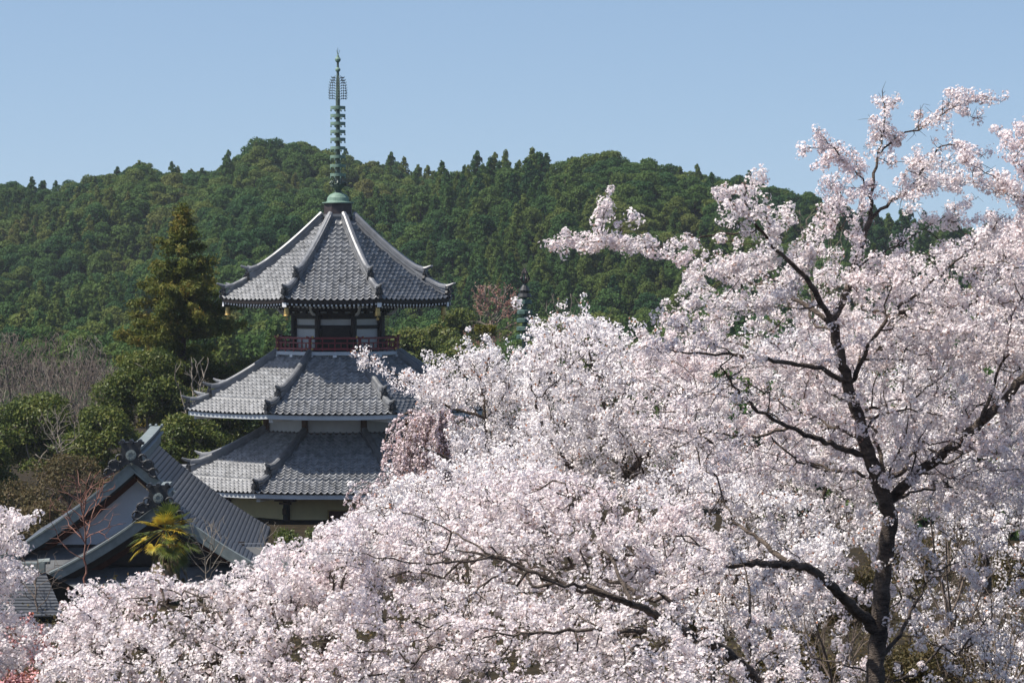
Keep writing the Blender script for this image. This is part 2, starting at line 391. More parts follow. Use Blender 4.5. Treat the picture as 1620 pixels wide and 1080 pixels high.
# eaves of the top roof: dark boards, two rows of white-tipped rafters
mb = MB(); z = 15.38
ring8(mb, [(7.08, z + .02), (7.06, z - .20), (6.6, z - .22), (2.9, z + .35), (2.9, z + .7)], roof=rf_top)
for k in range(8):
    n = dirv(R(-90 + 45 * k)); tv = Vector((-n.y, n.x, 0))
    for row, (ra, zz, cnt) in enumerate(((6.95, z - .27, 21), (6.1, z - .40, 19))):
        for i in range(cnt):
            un = (i + .5) / cnt * 2 - 1; lf = rf_top.lift * abs(un) ** 3 * (1 if row == 0 else .6)
            a = PC + n * (ra * C8) + tv * un * ra * S8 * .985; b = PC + n * (3.2) + tv * un * ra * S8 * .96
            a.z = zz + lf; b.z = zz + .30
            mb.cur = 0; mb.bar(a, b, .11, .11)
            mb.cur = 1; d = (a - b).normalized(); mb.box(a + d * .011, .105, .02, .105, tv, n)
    # corner beam with a white end
    cn = dirv(R(-67.5 + 45 * k)); a = PC + cn * 6.98; b = PC + cn * 2.6; a.z = z - .22; b.z = z + .0
    mb.cur = 0; mb.bar(a, b, .26, .30); mb.cur = 1; mb.box(a + cn * .015, .25, .03, .28, Vector((-cn.y, cn.x, 0)), cn)
mb.build('eaves', [M['wood'], M['white']], top)
# plaster fascia and soffit of the two lower roofs
for rf, ro, rb in ((rf_mid, mid, 4.3), (rf_low, low, 6.6)):
    mb = MB(); z = rf.z0
    ring8(mb, [(rf.R0 - .02, z + .05), (rf.R0 - .06, z - .03), (rf.R0 - .5, z - .03), (rf.R0 - .5, z + .05)], roof=rf)
    mb.build('eave_board', M['oni'], ro)
    mb = MB()
    ring8(mb, [(rf.R0 - .10, z - .03), (rf.R0 - .12, z - .28), (rf.R0 - .38, z - .30), (rf.R0 - .38, z - .03)], roof=rf)
    mb.build('fascia', M['fascia'], ro)
    mb = MB()
    ring8(mb, [(rf.R0 - .38, z - .06), (rf.R0 - .38, z - .22), (rb, z - .10), (rb, z + .1)], roof=rf)
    for k in range(8):
        cn = dirv(R(-67.5 + 45 * k)); a = PC + cn * (rf.R0 - .5); b = PC + cn * (rb - .1); a.z = z - .36 + rf.lift * .8; b.z = z - .30
        mb.bar(a, b, .24, .26)
    mb.build('soffit', M['plaster'], ro)
# bodies
def body(rc, z0, z1, beams, panel_mat, name='storey', post_r=.17, panels=None):
    mb = MB(); octa(mb, rc - .12, rc - .12, z0, z1)
    o = mb.build(name, panel_mat, pagoda)
    for k in range(8):
        cn = dirv(R(-67.5 + 45 * k)); m2 = MB(); p = PC + cn * rc
        m2.lathe(Vector((p.x, p.y, 0)), [(post_r, z0), (post_r, z1)], 12); m2.build('pillar', beams[0][2], o)
    for (za, zb, m_) in beams:
        m2 = MB(); ring8(m2, [(rc + .02, za), (rc + .02, zb), (rc - .2, zb), (rc - .2, za)]); m2.build('beam', m_, o)
    return o
up = body(2.72, 12.2, 15.65, [(12.25, 12.5, M['wood']), (13.72, 13.93, M['wood']), (14.28, 15.66, M['wood'])], M['plaster'])
# brackets and faint white bars below the top eaves, doors on each second face
for k in range(8):
    n = dirv(R(-90 + 45 * k)); tv = Vector((-n.y, n.x, 0)); mb = MB()
    for zz, ex in ((14.55, .35), (14.85, .75), (15.12, 1.2)):
        w = 2.72 * S8 + ex * .42
        c = PC + n * (2.72 * C8 + ex) ; mb.cur = 0; mb.box((c.x, c.y, zz), 2 * w, .16, .13, tv, n)
        for un in (-.85, -.3, .3, .85):
            c2 = PC + n * (2.72 * C8 + ex / 2) + tv * un * w; mb.box((c2.x, c2.y, zz), .14, ex + .2, .14, tv, n)
            c3 = PC + n * (2.72 * C8 + ex) + tv * un * w; mb.box((c3.x, c3.y, zz + .13), .24, .24, .12, tv, n)
        mb.cur = 1
        for un in (-.58, 0, .58):
            c4 = PC + n * (2.72 * C8 + ex - .06) + tv * un * w; mb.box((c4.x, c4.y, zz + .125), .36 * w / 1.3, .04, .07, tv, n)
    mb.build('bracket', [M['wood'], M['plaster']], up)
    # pale curved tail rafter nose near each corner
    cn = dirv(R(-67.5 + 45 * k)); sd = Vector((-cn.y, cn.x, 0)); m2 = MB()
    b = PC + cn * 3.0; pts = [Vector((b.x, b.y, 14.55)), *[Vector((b.x, b.y, 14.55)) + cn * q + Vector((0, 0, w)) for q, w in ((.25, .0), (.5, .1), (.68, .3), (.72, .55))]]
    m2.tube(pts, [.09, .09, .085, .08, .07], 6); m2.build('beam_nose', M['plaster'], up)
    if k % 2 == 0:
        m3 = MB(); c = PC + n * (2.72 * C8 - .05)
        m3.cur = 0; m3.box((c.x, c.y, 13.05), 1.72, .16, 1.75, tv, n)
        m3.cur = 1
        for un in (-.42, .42):
            q = c + tv * un; m3.box((q.x, q.y, 13.0) , .74, .22, 1.45, tv, n)
            for zz in (12.5, 13.0, 13.45): m3.box((q.x, q.y, zz), .76, .26, .06, tv, n)
        m3.build('door', [M['wood'], M['wood']], up)
# panels of the lower band hidden behind doors; balcony
bal = MB(); octa(bal, 3.90, 3.90, 12.22, 12.42); balo = bal.build('balcony', M['fascia'], pagoda)
mb = MB(); octa(mb, 3.60, 3.60, 12.02, 12.22); mb.build('balcony_base', M['plaster'], balo)
for k in range(8):
    n = dirv(R(-90 + 45 * k)); tv = Vector((-n.y, n.x, 0))
    for un in (-.92, 0, .92):
        c = PC + n * (3.9 * C8 - .1) + tv * un * 3.9 * S8; mb = MB(); mb.box((c.x, c.y, 12.16), .22, .3, .12, tv, n)
        mb.build('joist', M['white'], balo)
for k in range(8):
    mb = MB(); rr = 3.72; a = PC + dirv(R(-112.5 + 45 * k)) * rr; b = PC + dirv(R(-67.5 + 45 * k)) * rr; d = (b - a).normalized()
    for zz, w, ext in ((13.20, .11, .22), (12.92, .07, .14), (12.58, .12, .18)):
        mb.cur = 0; A = a - d * ext; B = b + d * ext; A.z = B.z = zz
        if zz > 13:
            mb.sweep([(-w / 2, -w / 2), (-w / 2, w / 2), (w / 2, w / 2), (w / 2, -w / 2)], [A + Vector((0, 0, .07)), a + Vector((0, 0, zz)), b + Vector((0, 0, zz)), B + Vector((0, 0, .07))])
        else: mb.bar(A, B, w, w)
        mb.cur = 1
        for e, s_ in ((A, -1), (B, 1)): mb.box(e + d * s_ * .012 + Vector((0, 0, .07 if zz > 13 else 0)), w * 1.02, .024, w * 1.02, Vector((-d.y, d.x, 0)), d)
    mb.cur = 0
    nb = 4
    for i in range(nb + 1):
        p = a.lerp(b, i / nb); h = 13.2 if i in (0, nb) else 13.17; w = .13 if i in (0, nb) else .07
        mb.box((p.x, p.y, (12.42 + h) / 2), w, w, h - 12.42, d, Vector((-d.y, d.x, 0)))
    for i in range(nb * 2):
        if i % 2 == 0: p = a.lerp(b, (i + 1) / (nb * 2)); mb.box((p.x, p.y, 12.75), .06, .06, .3, d, Vector((-d.y, d.x, 0)))
    mb.build('railing', [M['red'], M['gold']], balo)
body(4.42, 7.55, 9.15, [(7.55, 7.80, M['brown']), (8.86, 9.1, M['plaster'])], M['plaster'], post_r=.18)
lo = body(6.75, 0.8, 4.75, [(2.55, 2.85, M['wood']), (4.3, 4.6, M['cream'])], M['cream'], post_r=.2)
for k in range(8):
    cn = dirv(R(-67.5 + 45 * k)); mb = MB(); p = PC + cn * 6.9
    sd = Vector((-cn.y, cn.x, 0))
    for w, zz in ((1.3, 4.12), (.7, 3.95)): mb.box((p.x, p.y, zz), w, .2, .12, sd, cn)
    p2 = PC + cn * 7.05; mb.box((p2.x, p2.y, 3.5), .16, .16, .35, sd, cn)
    mb.build('bracket', M['brown'], lo)
mb = MB(); ring8(mb, [(8.0, 2.35), (8.0, 2.55), (6.5, 2.55), (6.5, 2.35)]); ring8(mb, [(7.6, .2), (7.6, 2.35), (6.5, 2.35), (6.5, .2)]); mb.build('veranda', M['wood'], lo)
for k in range(8):
    n = dirv(R(-90 + 45 * k)); tv = Vector((-n.y, n.x, 0)); off = .95 if k == 0 else 0
    c = PC + n * (6.75 * C8 - .05) + tv * off; m3 = MB()
    if k % 2 == 0:
        m3.cur = 0; m3.box((c.x, c.y, 3.05), 2.3, .2, .95, tv, n)
        m3.cur = 1
        for dz, w, h in ((.5, 2.42, .07),): m3.box((c.x, c.y, 3.05 + dz), w, .26, h, tv, n)
        for s_ in (-1, 1): q = c + tv * s_ * 1.18; m3.box((q.x, q.y, 3.05), .06, .26, .95, tv, n)
        m3.build('window', [M['rust'], M['gold']], lo)
# base collar and bronze finial
mb = MB()
for r0, z0, z1 in ((1.06, 19.72, 19.92), (1.0, 19.92, 20.02), (.93, 20.02, 20.20), (1.0, 20.20, 20.28), (.90, 20.28, 20.36)): octa(mb, r0, r0, z0, z1)
mb.build('collar', M['ridge'], top)
mb = MB(); mb.lathe(PC, [(.86, 20.36), (.86, 20.98)], 8, R(22.5)); fin = mb.build('finial', M['finbase'], pagoda)
mb = MB(); mb.lathe(PC, [(.80, 20.98), (.93, 20.99), (.93, 21.05), (.70, 21.07), (.66, 21.12), (.62, 21.32), (.50, 21.48), (.30, 21.58), (.20, 21.62)], 28); mb.build('dome', M['copper'], fin, smooth=False)
zf = lambda y: 17 + (430 - y) * .0369
mb = MB(); mb.lathe(PC, [(.17, 21.6), (.22, 21.66), (.16, 21.74), (.2, 21.8), (.36, 21.95), (.43, 22.1), (.38, 22.13), (.3, 22.05), (.2, 22.12), (.15, 22.2)], 16)
for i in range(8):
    a = i * math.pi / 4; p = PC + dirv(a) * .38; mb.tube([Vector((p.x, p.y, 22.0)), Vector((p.x, p.y, 22.18)) + dirv(a) * .07, Vector((p.x, p.y, 22.34)) + dirv(a) * -.02], [.06, .07, .015], 5)
mb.build('lotus_bowl', M['darkcopper'], fin)
mb = MB(); mb.lathe(PC, [(.17, 22.1), (.13, 24.6), (.12, 26.55), (.13, 27.0), (.09, 28.2), (.06, 29.2)], 12); mb.build('shaft', M['darkcopper'], fin)
for y in (171, 183.6, 196, 208.7, 221, 234.6, 248.4, 262.6, 277):
    z = zf(y); mb = MB(); r = .44 if y < 240 else .455; n = 28
    vs = []; fs = []
    pr = [(r, -.085), (r, .085), (r - .05, .085), (r - .05, -.085)]
    for i in range(n):
        a = 2 * math.pi * i / n
        for (q, h) in pr: vs.append((PC.x + q * math.cos(a), PC.y + q * math.sin(a), z + h))
    for i in range(n):
        for j in range(4): a = i * 4 + j; b = i * 4 + (j + 1) % 4; i2 = (i + 1) % n; fs.append((a, b, i2 * 4 + (j + 1) % 4, i2 * 4 + j))
    mb.add(vs, fs)
    for i in range(8): a = dirv(i * math.pi / 4); mb.bar(PC + a * .1 + Vector((0, 0, z)), PC + a * (r - .02) + Vector((0, 0, z)), .045, .1)
    mb.lathe(PC + Vector((0, 0, z)), [(.16, -.11), (.18, 0), (.16, .11)], 12)
    for i in range(8): a = dirv(i * math.pi / 4 + .39); p = PC + a * r; mb.lathe((p.x, p.y, z - .09), [(.03, -.12), (.035, -.06), (.01, 0)], 6)
    mb.build('ring', M['copper'], fin)
# water-flame: four openwork wings
mb = MB(); zb = zf(158); zt = zf(121)
for i in range(4):
    a = dirv(i * math.pi / 2 + .25); H = zt - zb
    def P(u, v): return PC + a * (.1 + u) + Vector((0, 0, zb + v * H))
    for j in range(9):
        v = j / 9; wmax = .40 * math.sqrt(max(0, 1 - max(0, v - .3) ** 2 / .55)) + .02
        mb.tube([P(0, v), P(wmax * .5, v + .05), P(wmax, v + .015), P(wmax + .03, v + .09)], [.014, .013, .012, .02], 4)
        for q in (.3, .6, .85): mb.lathe(P(wmax * q, v + .04), [(.012, -.05), (.036, 0), (.012, .05)], 6)
    mb.tube([P(.20, 0), P(.24, .3), P(.2, .7), P(.05, 1.02)], .014, 4); mb.tube([P(.38, 0), P(.40, .3), P(.33, .65), P(.12, .98)], .015, 4)
mb.build('flame_ornament', M['darkcopper'], fin)
mb = MB(); mb.lathe(PC + Vector((0, 0, zf(111))), [(.05, -.16), (.15, -.06), (.15, .04), (.05, .14)], 14); mb.build('jewel', M['copper'], fin)
mb = MB(); mb.box(PC + Vector((0, 0, zf(152))), .2, .2, .55); mb.build('shaft_sleeve', M['copper'], fin)
mb = MB(); mb.lathe(PC + Vector((0, 0, zf(95))), [(.05, -.2), (.16, -.08), (.17, .03), (.10, .12), (.03, .3), (.012, .52)], 14)
mb.build('jewel', M['copper'], fin)
mb = MB(); q = PC + Vector((0, 0, zf(88)))
for a in range(3): mb.tube([q, q + dirv(a * 2.1) * .09 + Vector((0, 0, .17)), q + dirv(a * 2.1) * .11 + Vector((0, 0, .30))], .010, 4)
mb.tube([q, q + Vector((0, 0, .42))], .012, 4); mb.build('lightning_rod', M['darkcopper'], fin)
# wind bells (hang from the top eaves, so things of their own)
names = {7: 'bright gold wind bell above the balcony corner on the cedar side', 0: 'dull gold wind bell above the balcony corner on the blossom side',
         6: 'gold wind bell at the outermost eave tip next to the cedar', 1: 'shaded wind bell at the outermost eave tip toward the red budding tree'}
for k in (7, 0, 6, 1):
    cn = dirv(R(-67.5 + 45 * k)); p = PC + cn * 6.72; z = 15.02
    e = empty('wind_bell', (p.x, p.y, z - .75), names[k], 'bell', 'gold wind bells under the top eaves')
    mb = MB(); mb.lathe((p.x, p.y, z), [(.05, -.02), (.12, -.06), (.14, -.25), (.155, -.42), (.19, -.50), (.17, -.50), (.12, -.3)], 14); mb.build('bell_body', M['gold'], e)
    mb = MB(); mb.tube([(p.x, p.y, z + .12), (p.x, p.y, z - .05)], .018, 5); mb.build('hanger', M['gold'], e)
    mb = MB(); mb.tube([(p.x, p.y, z - .3), (p.x, p.y, z - .6)], .012, 4); mb.box((p.x, p.y, z - .67), .16, .02, .14); mb.build('clapper', M['gold'], e)
# ------------------------------------------------------------------ temple hall with two gables
HD = Vector((-.050, 1, 0)).normalized(); HX = Vector((HD.y, -HD.x, 0))      # ridge direction, towards +x
HO = at(209, 737, 145.0)                                                     # near end of the ridge
hall = empty('temple_hall', (HO.x, HO.y, gzf(HO.x, HO.y)), 'temple hall with dark sheet roof and two stacked white gables beside the palm', 'temple')
def hp(u, a, z): p = HO + HX * u + HD * a; return Vector((p.x, p.y, z))
def slope(half, drop, t, c=.30): return half * t, -drop * (t + c * t * (1 - t) * .9)
def sheet_roof(name, half, drop, a0, a1, zr, u0, sgn, cx=.28, rise_far=0.0, course=.21, tmax=1.0, tmin=0.0):
    """one curved slope of a gabled roof covered with courses parallel to the ridge"""
    L = math.hypot(half, drop); nc = int(L * (tmax - tmin) / course); V = []; na = 25
    for i in range(nc):
        for (t, add) in ((tmin + i / nc * (tmax - tmin), 0.0), (tmin + (i + .78) / nc * (tmax - tmin), .02), (tmin + (i + .82) / nc * (tmax - tmin), -.01)):
            u, z = slope(half, drop, t, cx)
            for j in range(na):
                a = a0 + (a1 - a0) * j / (na - 1); p = hp(u0 + sgn * u, a, zr + z + add + rise_far * (j / (na - 1)) ** 2 * (1 - t))
                V.append((p.x, p.y, p.z))
    V = np.array(V); m = na
    q = (np.arange(nc * 3 - 1)[:, None] * m + np.arange(m - 1)[None, :]); mi = np.repeat((np.arange(nc * 3 - 1) % 3 > 0).astype(int), m - 1)
    Fc = np.stack([q, q + 1, q + 1 + m, q + m], -1).reshape(-1, 4)
    return link(name, np_mesh(name, V, Fc, [M['sheet'], M['sheetjoint']], midx=mi), hall)
ZR = HO.z; HA, HDROP = 5.9, 4.25; LEN = 17.5
for sgn in (-1, 1):
    sheet_roof('roof', HA, HDROP, 0, LEN, ZR, 0, sgn, rise_far=.15)
    # underside
    mb = MB()
    for i in range(8):
        t0, t1 = i / 8, (i + 1) / 8; u, z = slope(HA, HDROP, t0, .28); u2, z2 = slope(HA, HDROP, t1, .28)
        mb.add([hp(sgn * u, .05, ZR + z - .16), hp(sgn * u, LEN - .05, ZR + z - .16), hp(sgn * u2, LEN - .05, ZR + z2 - .16), hp(sgn * u2, .05, ZR + z2 - .16)], [(0, 1, 2, 3)])
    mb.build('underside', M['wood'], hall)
def verge(half, drop, a, zr, u0, dep=.38, thick=.5, m=M['verge'], tm=1.0, name='verge', h=.36, sides=(-1, 1), t0=0.0):
    """broad copper-clad barge board following both slopes"""
    for sgn in sides:
        mb = MB(); pts = []
        for i in range(13):
            u, z = slope(half, drop, t0 + i / 12 * (tm - t0), .28); pts.append(hp(u0 + sgn * u, a, zr + z + .05))
        mb.sweep([(-thick / 2, -h), (-thick / 2, .07), (thick / 2, .07), (thick / 2, -h)], pts, side=HD)
        mb.sweep([(-thick / 2 - .06, .07), (-thick / 2 - .06, .15), (thick / 2 + .04, .15), (thick / 2 + .04, .07)], pts, side=HD)
        mb.build(name, m, hall)
TB = .282; verge(HA, HDROP, -.2, ZR, 0, sides=(-1,)); verge(HA, HDROP, -.2, ZR, 0, sides=(1,), tm=TB + .02)
# main ridge: two flat bars with recess
def ridge_bar(a0, a1, zr, u0, rise=.0, w=.42):
    mb = MB(); P = [hp(u0, a0 + (a1 - a0) * i / 10, zr + rise * (i / 10) ** 2) for i in range(11)]
    mb.cur = 0
    mb.sweep([(-w * .6, -.1), (-w * .6, .38), (w * .6, .38), (w * .6, -.1)], P, side=HX)
    mb.sweep([(-w * .95, .38), (-w * .95, .47), (w * .95, .47), (w * .95, .38)], P, side=HX)
    mb.cur = 1
    mb.sweep([(-w * .5, .47), (-w * .5, .62), (w * .5, .62), (w * .5, .47)], P, side=HX)
    mb.cur = 0
    mb.sweep([(-w * .62, .62), (-w * .62, .74), (w * .62, .74), (w * .62, .62)], P, side=HX)
    return mb.build('ridge', [M['verge'], M['oni']], hall)
rd = ridge_bar(.1, LEN + .1, ZR, 0, .25)
for s_ in (-.3, 0, .3):
    mb = MB(); mb.tube([hp(s_, LEN - .1, ZR + .98), hp(s_, LEN + .35, ZR + 1.03)], .07, 7); mb.build('end_cap', M['verge'], rd)
def gable_ornament(u0, a, z, k=1.0):
    mb = MB(); o = hp(u0, a, z)
    sh = [(-1.25, -.72), (-1.1, -.35), (-1.02, .05), (-.78, .16), (-.55, .1), (-.5, .38), (-.42, .75), (-.5, .98), (-.25, .92), (0, 1.02), (.25, .92), (.5, .98), (.42, .75), (.5, .38), (.55, .1), (.78, .16), (1.02, .05), (1.1, -.35), (1.25, -.72), (.75, -.38), (.3, -.05), (0, .1), (-.3, -.05), (-.75, -.38)]
    # build as left/right convex strips so the polygon stays clean
    n = len(sh); X, Y = HX * k, Vector((0, 0, k))
    mb.prism([(x, y) for x, y in sh], o, X, Y, -HD, .3)
    for s_ in (-1, 1):
        for (cx, cz, r) in ((.78, -.02, .24), (1.02, -.36, .2), (.52, .30, .17)):
            pts = [o - HD * .34 + X * (s_ * cx + r * math.cos(q)) + Y * (cz + r * math.sin(q)) for q in np.linspace(0, 5.2, 12)]
            mb.tube(pts, [.055 * k] * 12, 6)
    for s_ in (-.4, 0, .4): c = o + X * s_ + Y * 1.06; mb.tube([c + HD * .25, c - HD * .45], .10 * k, 8)
    mb.box(o + Y * .98, 1.15 * k, .5, .12 * k, HX, HD)
    orn = mb.build('gable_ornament', M['oni'], hall)
    mb = MB(); c = o - HD * .3 + Y * .45; N = 20
    ring = [c + X * .24 * math.cos(2 * math.pi * i / N) + Y * .24 * math.sin(2 * math.pi * i / N) for i in range(N)]
    mb.add([p for p in ring] + [p - HD * .1 for p in ring], [tuple(range(N)), tuple(range(N, 2 * N))] + [(i, (i + 1) % N, (i + 1) % N + N, i + N) for i in range(N)])
    for q in range(8): pp = c - HD * .12 + X * .14 * math.cos(q * .785) + Y * .14 * math.sin(q * .785); mb.box(pp, .07, .05, .07, HX, HD)
    mb.build('crest', M['verge'], orn)
gable_ornament(0, -.38, ZR + .10)
def tympanum(half, drop, a, zr, u0, zb, m, name='gable_panel', k=.9, dz=.62):
    mb = MB(); up_ = []; 
    for i in range(-12, 13):
        u, z = slope(half, drop, abs(i) / 12, .28); up_.append((math.copysign(u, i) if i else 0, max(zr + z - dz, zb)))
    n = len(up_)
    mb.add([hp(u0 + u, a, z) for u, z in up_] + [hp(u0 + u, a, zb - .02) for u, z in up_] , [(i, i + 1, n + i + 1, n + i) for i in range(n - 1)])
    return mb.build(name, m, hall)
def truss(half, drop, a, zr, u0, dz, th, m, name, tm=.93):
    for sgn in (-1, 1):
        mb = MB(); pts = [hp(u0 + sgn * slope(half, drop, i / 10 * tm, .28)[0], a, zr + slope(half, drop, i / 10 * tm, .28)[1] - dz) for i in range(11)]
        mb.sweep([(-.1, -th), (-.1, 0), (.1, 0), (.1, -th)], pts, side=HD); mb.build(name, m, hall)
tympanum(HA, HDROP, .95, ZR, 0, ZR - 3.65, M['gable'])
truss(HA, HDROP, .35, ZR, 0, .33, .20, M['wood'], 'rafter'); truss(HA, HDROP, .75, ZR, 0, .50, .30, M['rust'], 'beam')
mb = MB(); mb.box(hp(0, 1.2, ZR - 3.75), 10.2, .3, .3, HX, HD); mb.build('tie_beam', M['wood'], hall)
# lower projecting gable
UB, _z = slope(HA, HDROP, TB, .28); ZB = ZR + _z; AB = -7.0; HB, DB = 4.7, 2.95
sheet_roof('porch_roof', HB, DB, AB, 0.9, ZB, UB, -1)
sheet_roof('porch_roof', HA, HDROP, AB, 0.02, ZR + .01, 0, 1, tmin=TB)
verge(HB, DB, AB - .2, ZB, UB, h=.30, sides=(-1,)); verge(HA, HDROP, AB - .2, ZR, 0, h=.30, sides=(1,), t0=TB)
ridge_bar(AB + .1, -.6, ZB, UB, 0, .3)
gable_ornament(UB, AB - .35, ZB + .08, .92)
truss(HB, DB, AB + .3, ZB, UB, .3, .30, M['wood'], 'rafter'); truss(HB, DB, AB + 1.0, ZB, UB, .5, .4, M['rust'], 'beam')
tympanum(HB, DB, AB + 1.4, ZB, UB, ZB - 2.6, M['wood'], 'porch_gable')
# low roofs in front: horizontal courses facing the camera
def pent(name, u0, u1, a_top, z_top, depth, drop, hipl=0, hipr=0, course=.2):
    L = math.hypot(depth, drop); nc = int(L / course); V = []; m = 24
    for i in range(nc):
        for t, add in ((i / nc, 0), ((i + 1) / nc, .04)):
            for j in range(m):
                u = (u0 - hipl * t) + ((u1 + hipr * t) - (u0 - hipl * t)) * j / (m - 1)
                p = hp(u, a_top - depth * t, z_top - drop * (t + .15 * t * (1 - t)) + add); V.append((p.x, p.y, p.z))
    q = (np.arange(nc * 2 - 1)[:, None] * m + np.arange(m - 1)[None, :])
    return link(name, np_mesh(name, np.array(V), np.stack([q, q + 1, q + 1 + m, q + m], -1).reshape(-1, 4), M['verge2']), hall)
M['verge2'] = mat('low_roof_sheet', (0.085, 0.090, 0.095), 0.5, 0.5, 0.3, 1.5)
z1 = at(100, 868, 145).z
p1 = pent('pent_roof', -7.6, 7.0, .9, z1, 3.2, 1.15, 2.0, 1.5)
mb = MB(); mb.sweep([(-.16, -.1), (-.16, .22), (.16, .22), (.16, -.1)], [hp(-7.6 - 2 * t, .9 - 3.2 * t, z1 - 1.15 * t + .05) for t in (0, .5, 1)]); mb.build('hip_ridge', M['verge'], p1)
z2 = at(200, 902, 137.5).z
p2 = pent('pent_roof', -5.2, 8.0, AB + 1.2, z2, 3.4, 1.25, 1.8, 1.5)
# side roof returns and dark walls
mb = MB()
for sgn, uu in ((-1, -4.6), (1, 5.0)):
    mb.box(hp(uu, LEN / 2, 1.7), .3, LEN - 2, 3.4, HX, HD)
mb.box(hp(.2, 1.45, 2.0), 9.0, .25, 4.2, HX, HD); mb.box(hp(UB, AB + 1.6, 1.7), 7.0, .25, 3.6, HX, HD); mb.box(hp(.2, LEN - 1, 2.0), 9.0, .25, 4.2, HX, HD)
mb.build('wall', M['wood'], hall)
# small gabled gate roof at the very left edge
EO = at(-30, 905, 128); gate = empty('side_building', (EO.x, EO.y, gzf(EO.x, EO.y)), 'small side building with blue-grey sheet roof at the low edge of the temple', 'outbuilding')
mb = MB()
for i in range(14):
    t0, t1 = i / 14, (i + 1) / 14
    for (a, b) in ((0, 1),):
        q = lambda t, s, ad=0: EO + Vector((s * 2.6 + t * .5, -2.2 * t, -1.55 * t + ad))
        mb.add([q(t0, -1), q(t0, 1 + .22 * t0), q(t1, 1 + .22 * t1, .05), q(t1, -1, .05)], [(0, 1, 2, 3)])
        mb.add([q(t1, -1, .05), q(t1, 1 + .22 * t1, .05), q(t1, 1 + .22 * t1), q(t1, -1)], [(0, 1, 2, 3)])
        q = lambda t, s, ad=0: EO + Vector((s * 2.6 + 2.2 * t * (s > 0), 2.4 * t, -1.55 * t + ad))
        mb.add([q(t0, -1), q(t0, 1), q(t1, 1), q(t1, -1)], [(0, 1, 2, 3)])
mb.build('roof', M['sheet'], gate)
mb = MB(); mb.bar(EO + Vector((-2.6, 0, .2)), EO + Vector((2.6, 0, .2)), .35, .4); mb.tube([EO + Vector((2.3, 0, .42)), EO + Vector((2.8, 0, .46))], .12, 7); mb.build('ridge', M['verge'], gate)
mb = MB(); mb.box(EO + Vector((0, 0, -EO.z / 2 - .7)), 4.2, 2.6, EO.z - 1.4); mb.build('wall', M['wood'], gate)

# ------------------------------------------------------------------ second finial far behind the blossoms
FO = at(830, 600, 215); fin2 = empty('bronze_spire', (FO.x, FO.y, FO.z), 'green bronze ringed spire with dark flame top rising behind the blossoms', 'spire')
FZ = lambda y: at(830, y, 215).z
mb = MB(); mb.lathe((FO.x, FO.y, 0), [(.17, FZ(640)), (.17, FZ(530)), (.14, FZ(470)), (.08, FZ(432))], 10); mb.build('shaft', M['darkpatina'], fin2)
for y, r in ((478, .50), (494, .52), (507, .54), (520, .56), (533, .57)):
    mb = MB(); mb.lathe((FO.x, FO.y, FZ(y)), [(r - .12, -.16), (r, -.1), (r, .12), (r - .1, .16), (.18, .2)], 8); mb.build('ring', M['darkpatina'], fin2)
mb = MB(); mb.lathe((FO.x, FO.y, FZ(466)), [(.1, -.25), (.5, -.15), (.42, .05), (.3, .1), (.36, .3), (.22, .55), (.1, .7)], 10); mb.build('canopy', M['oni'], fin2)
mb = MB(); 
for i in range(5):
    a = dirv(i * 1.257); z = FZ(446); mb.tube([Vector((FO.x, FO.y, z - .1)) + a * .1, Vector((FO.x, FO.y, z + .25)) + a * .3, Vector((FO.x, FO.y, z + .6)) + a * .18, Vector((FO.x, FO.y, z + .95))], [.07, .09, .07, .02], 5)
mb.build('flame_ornament', M['finbase'], fin2)

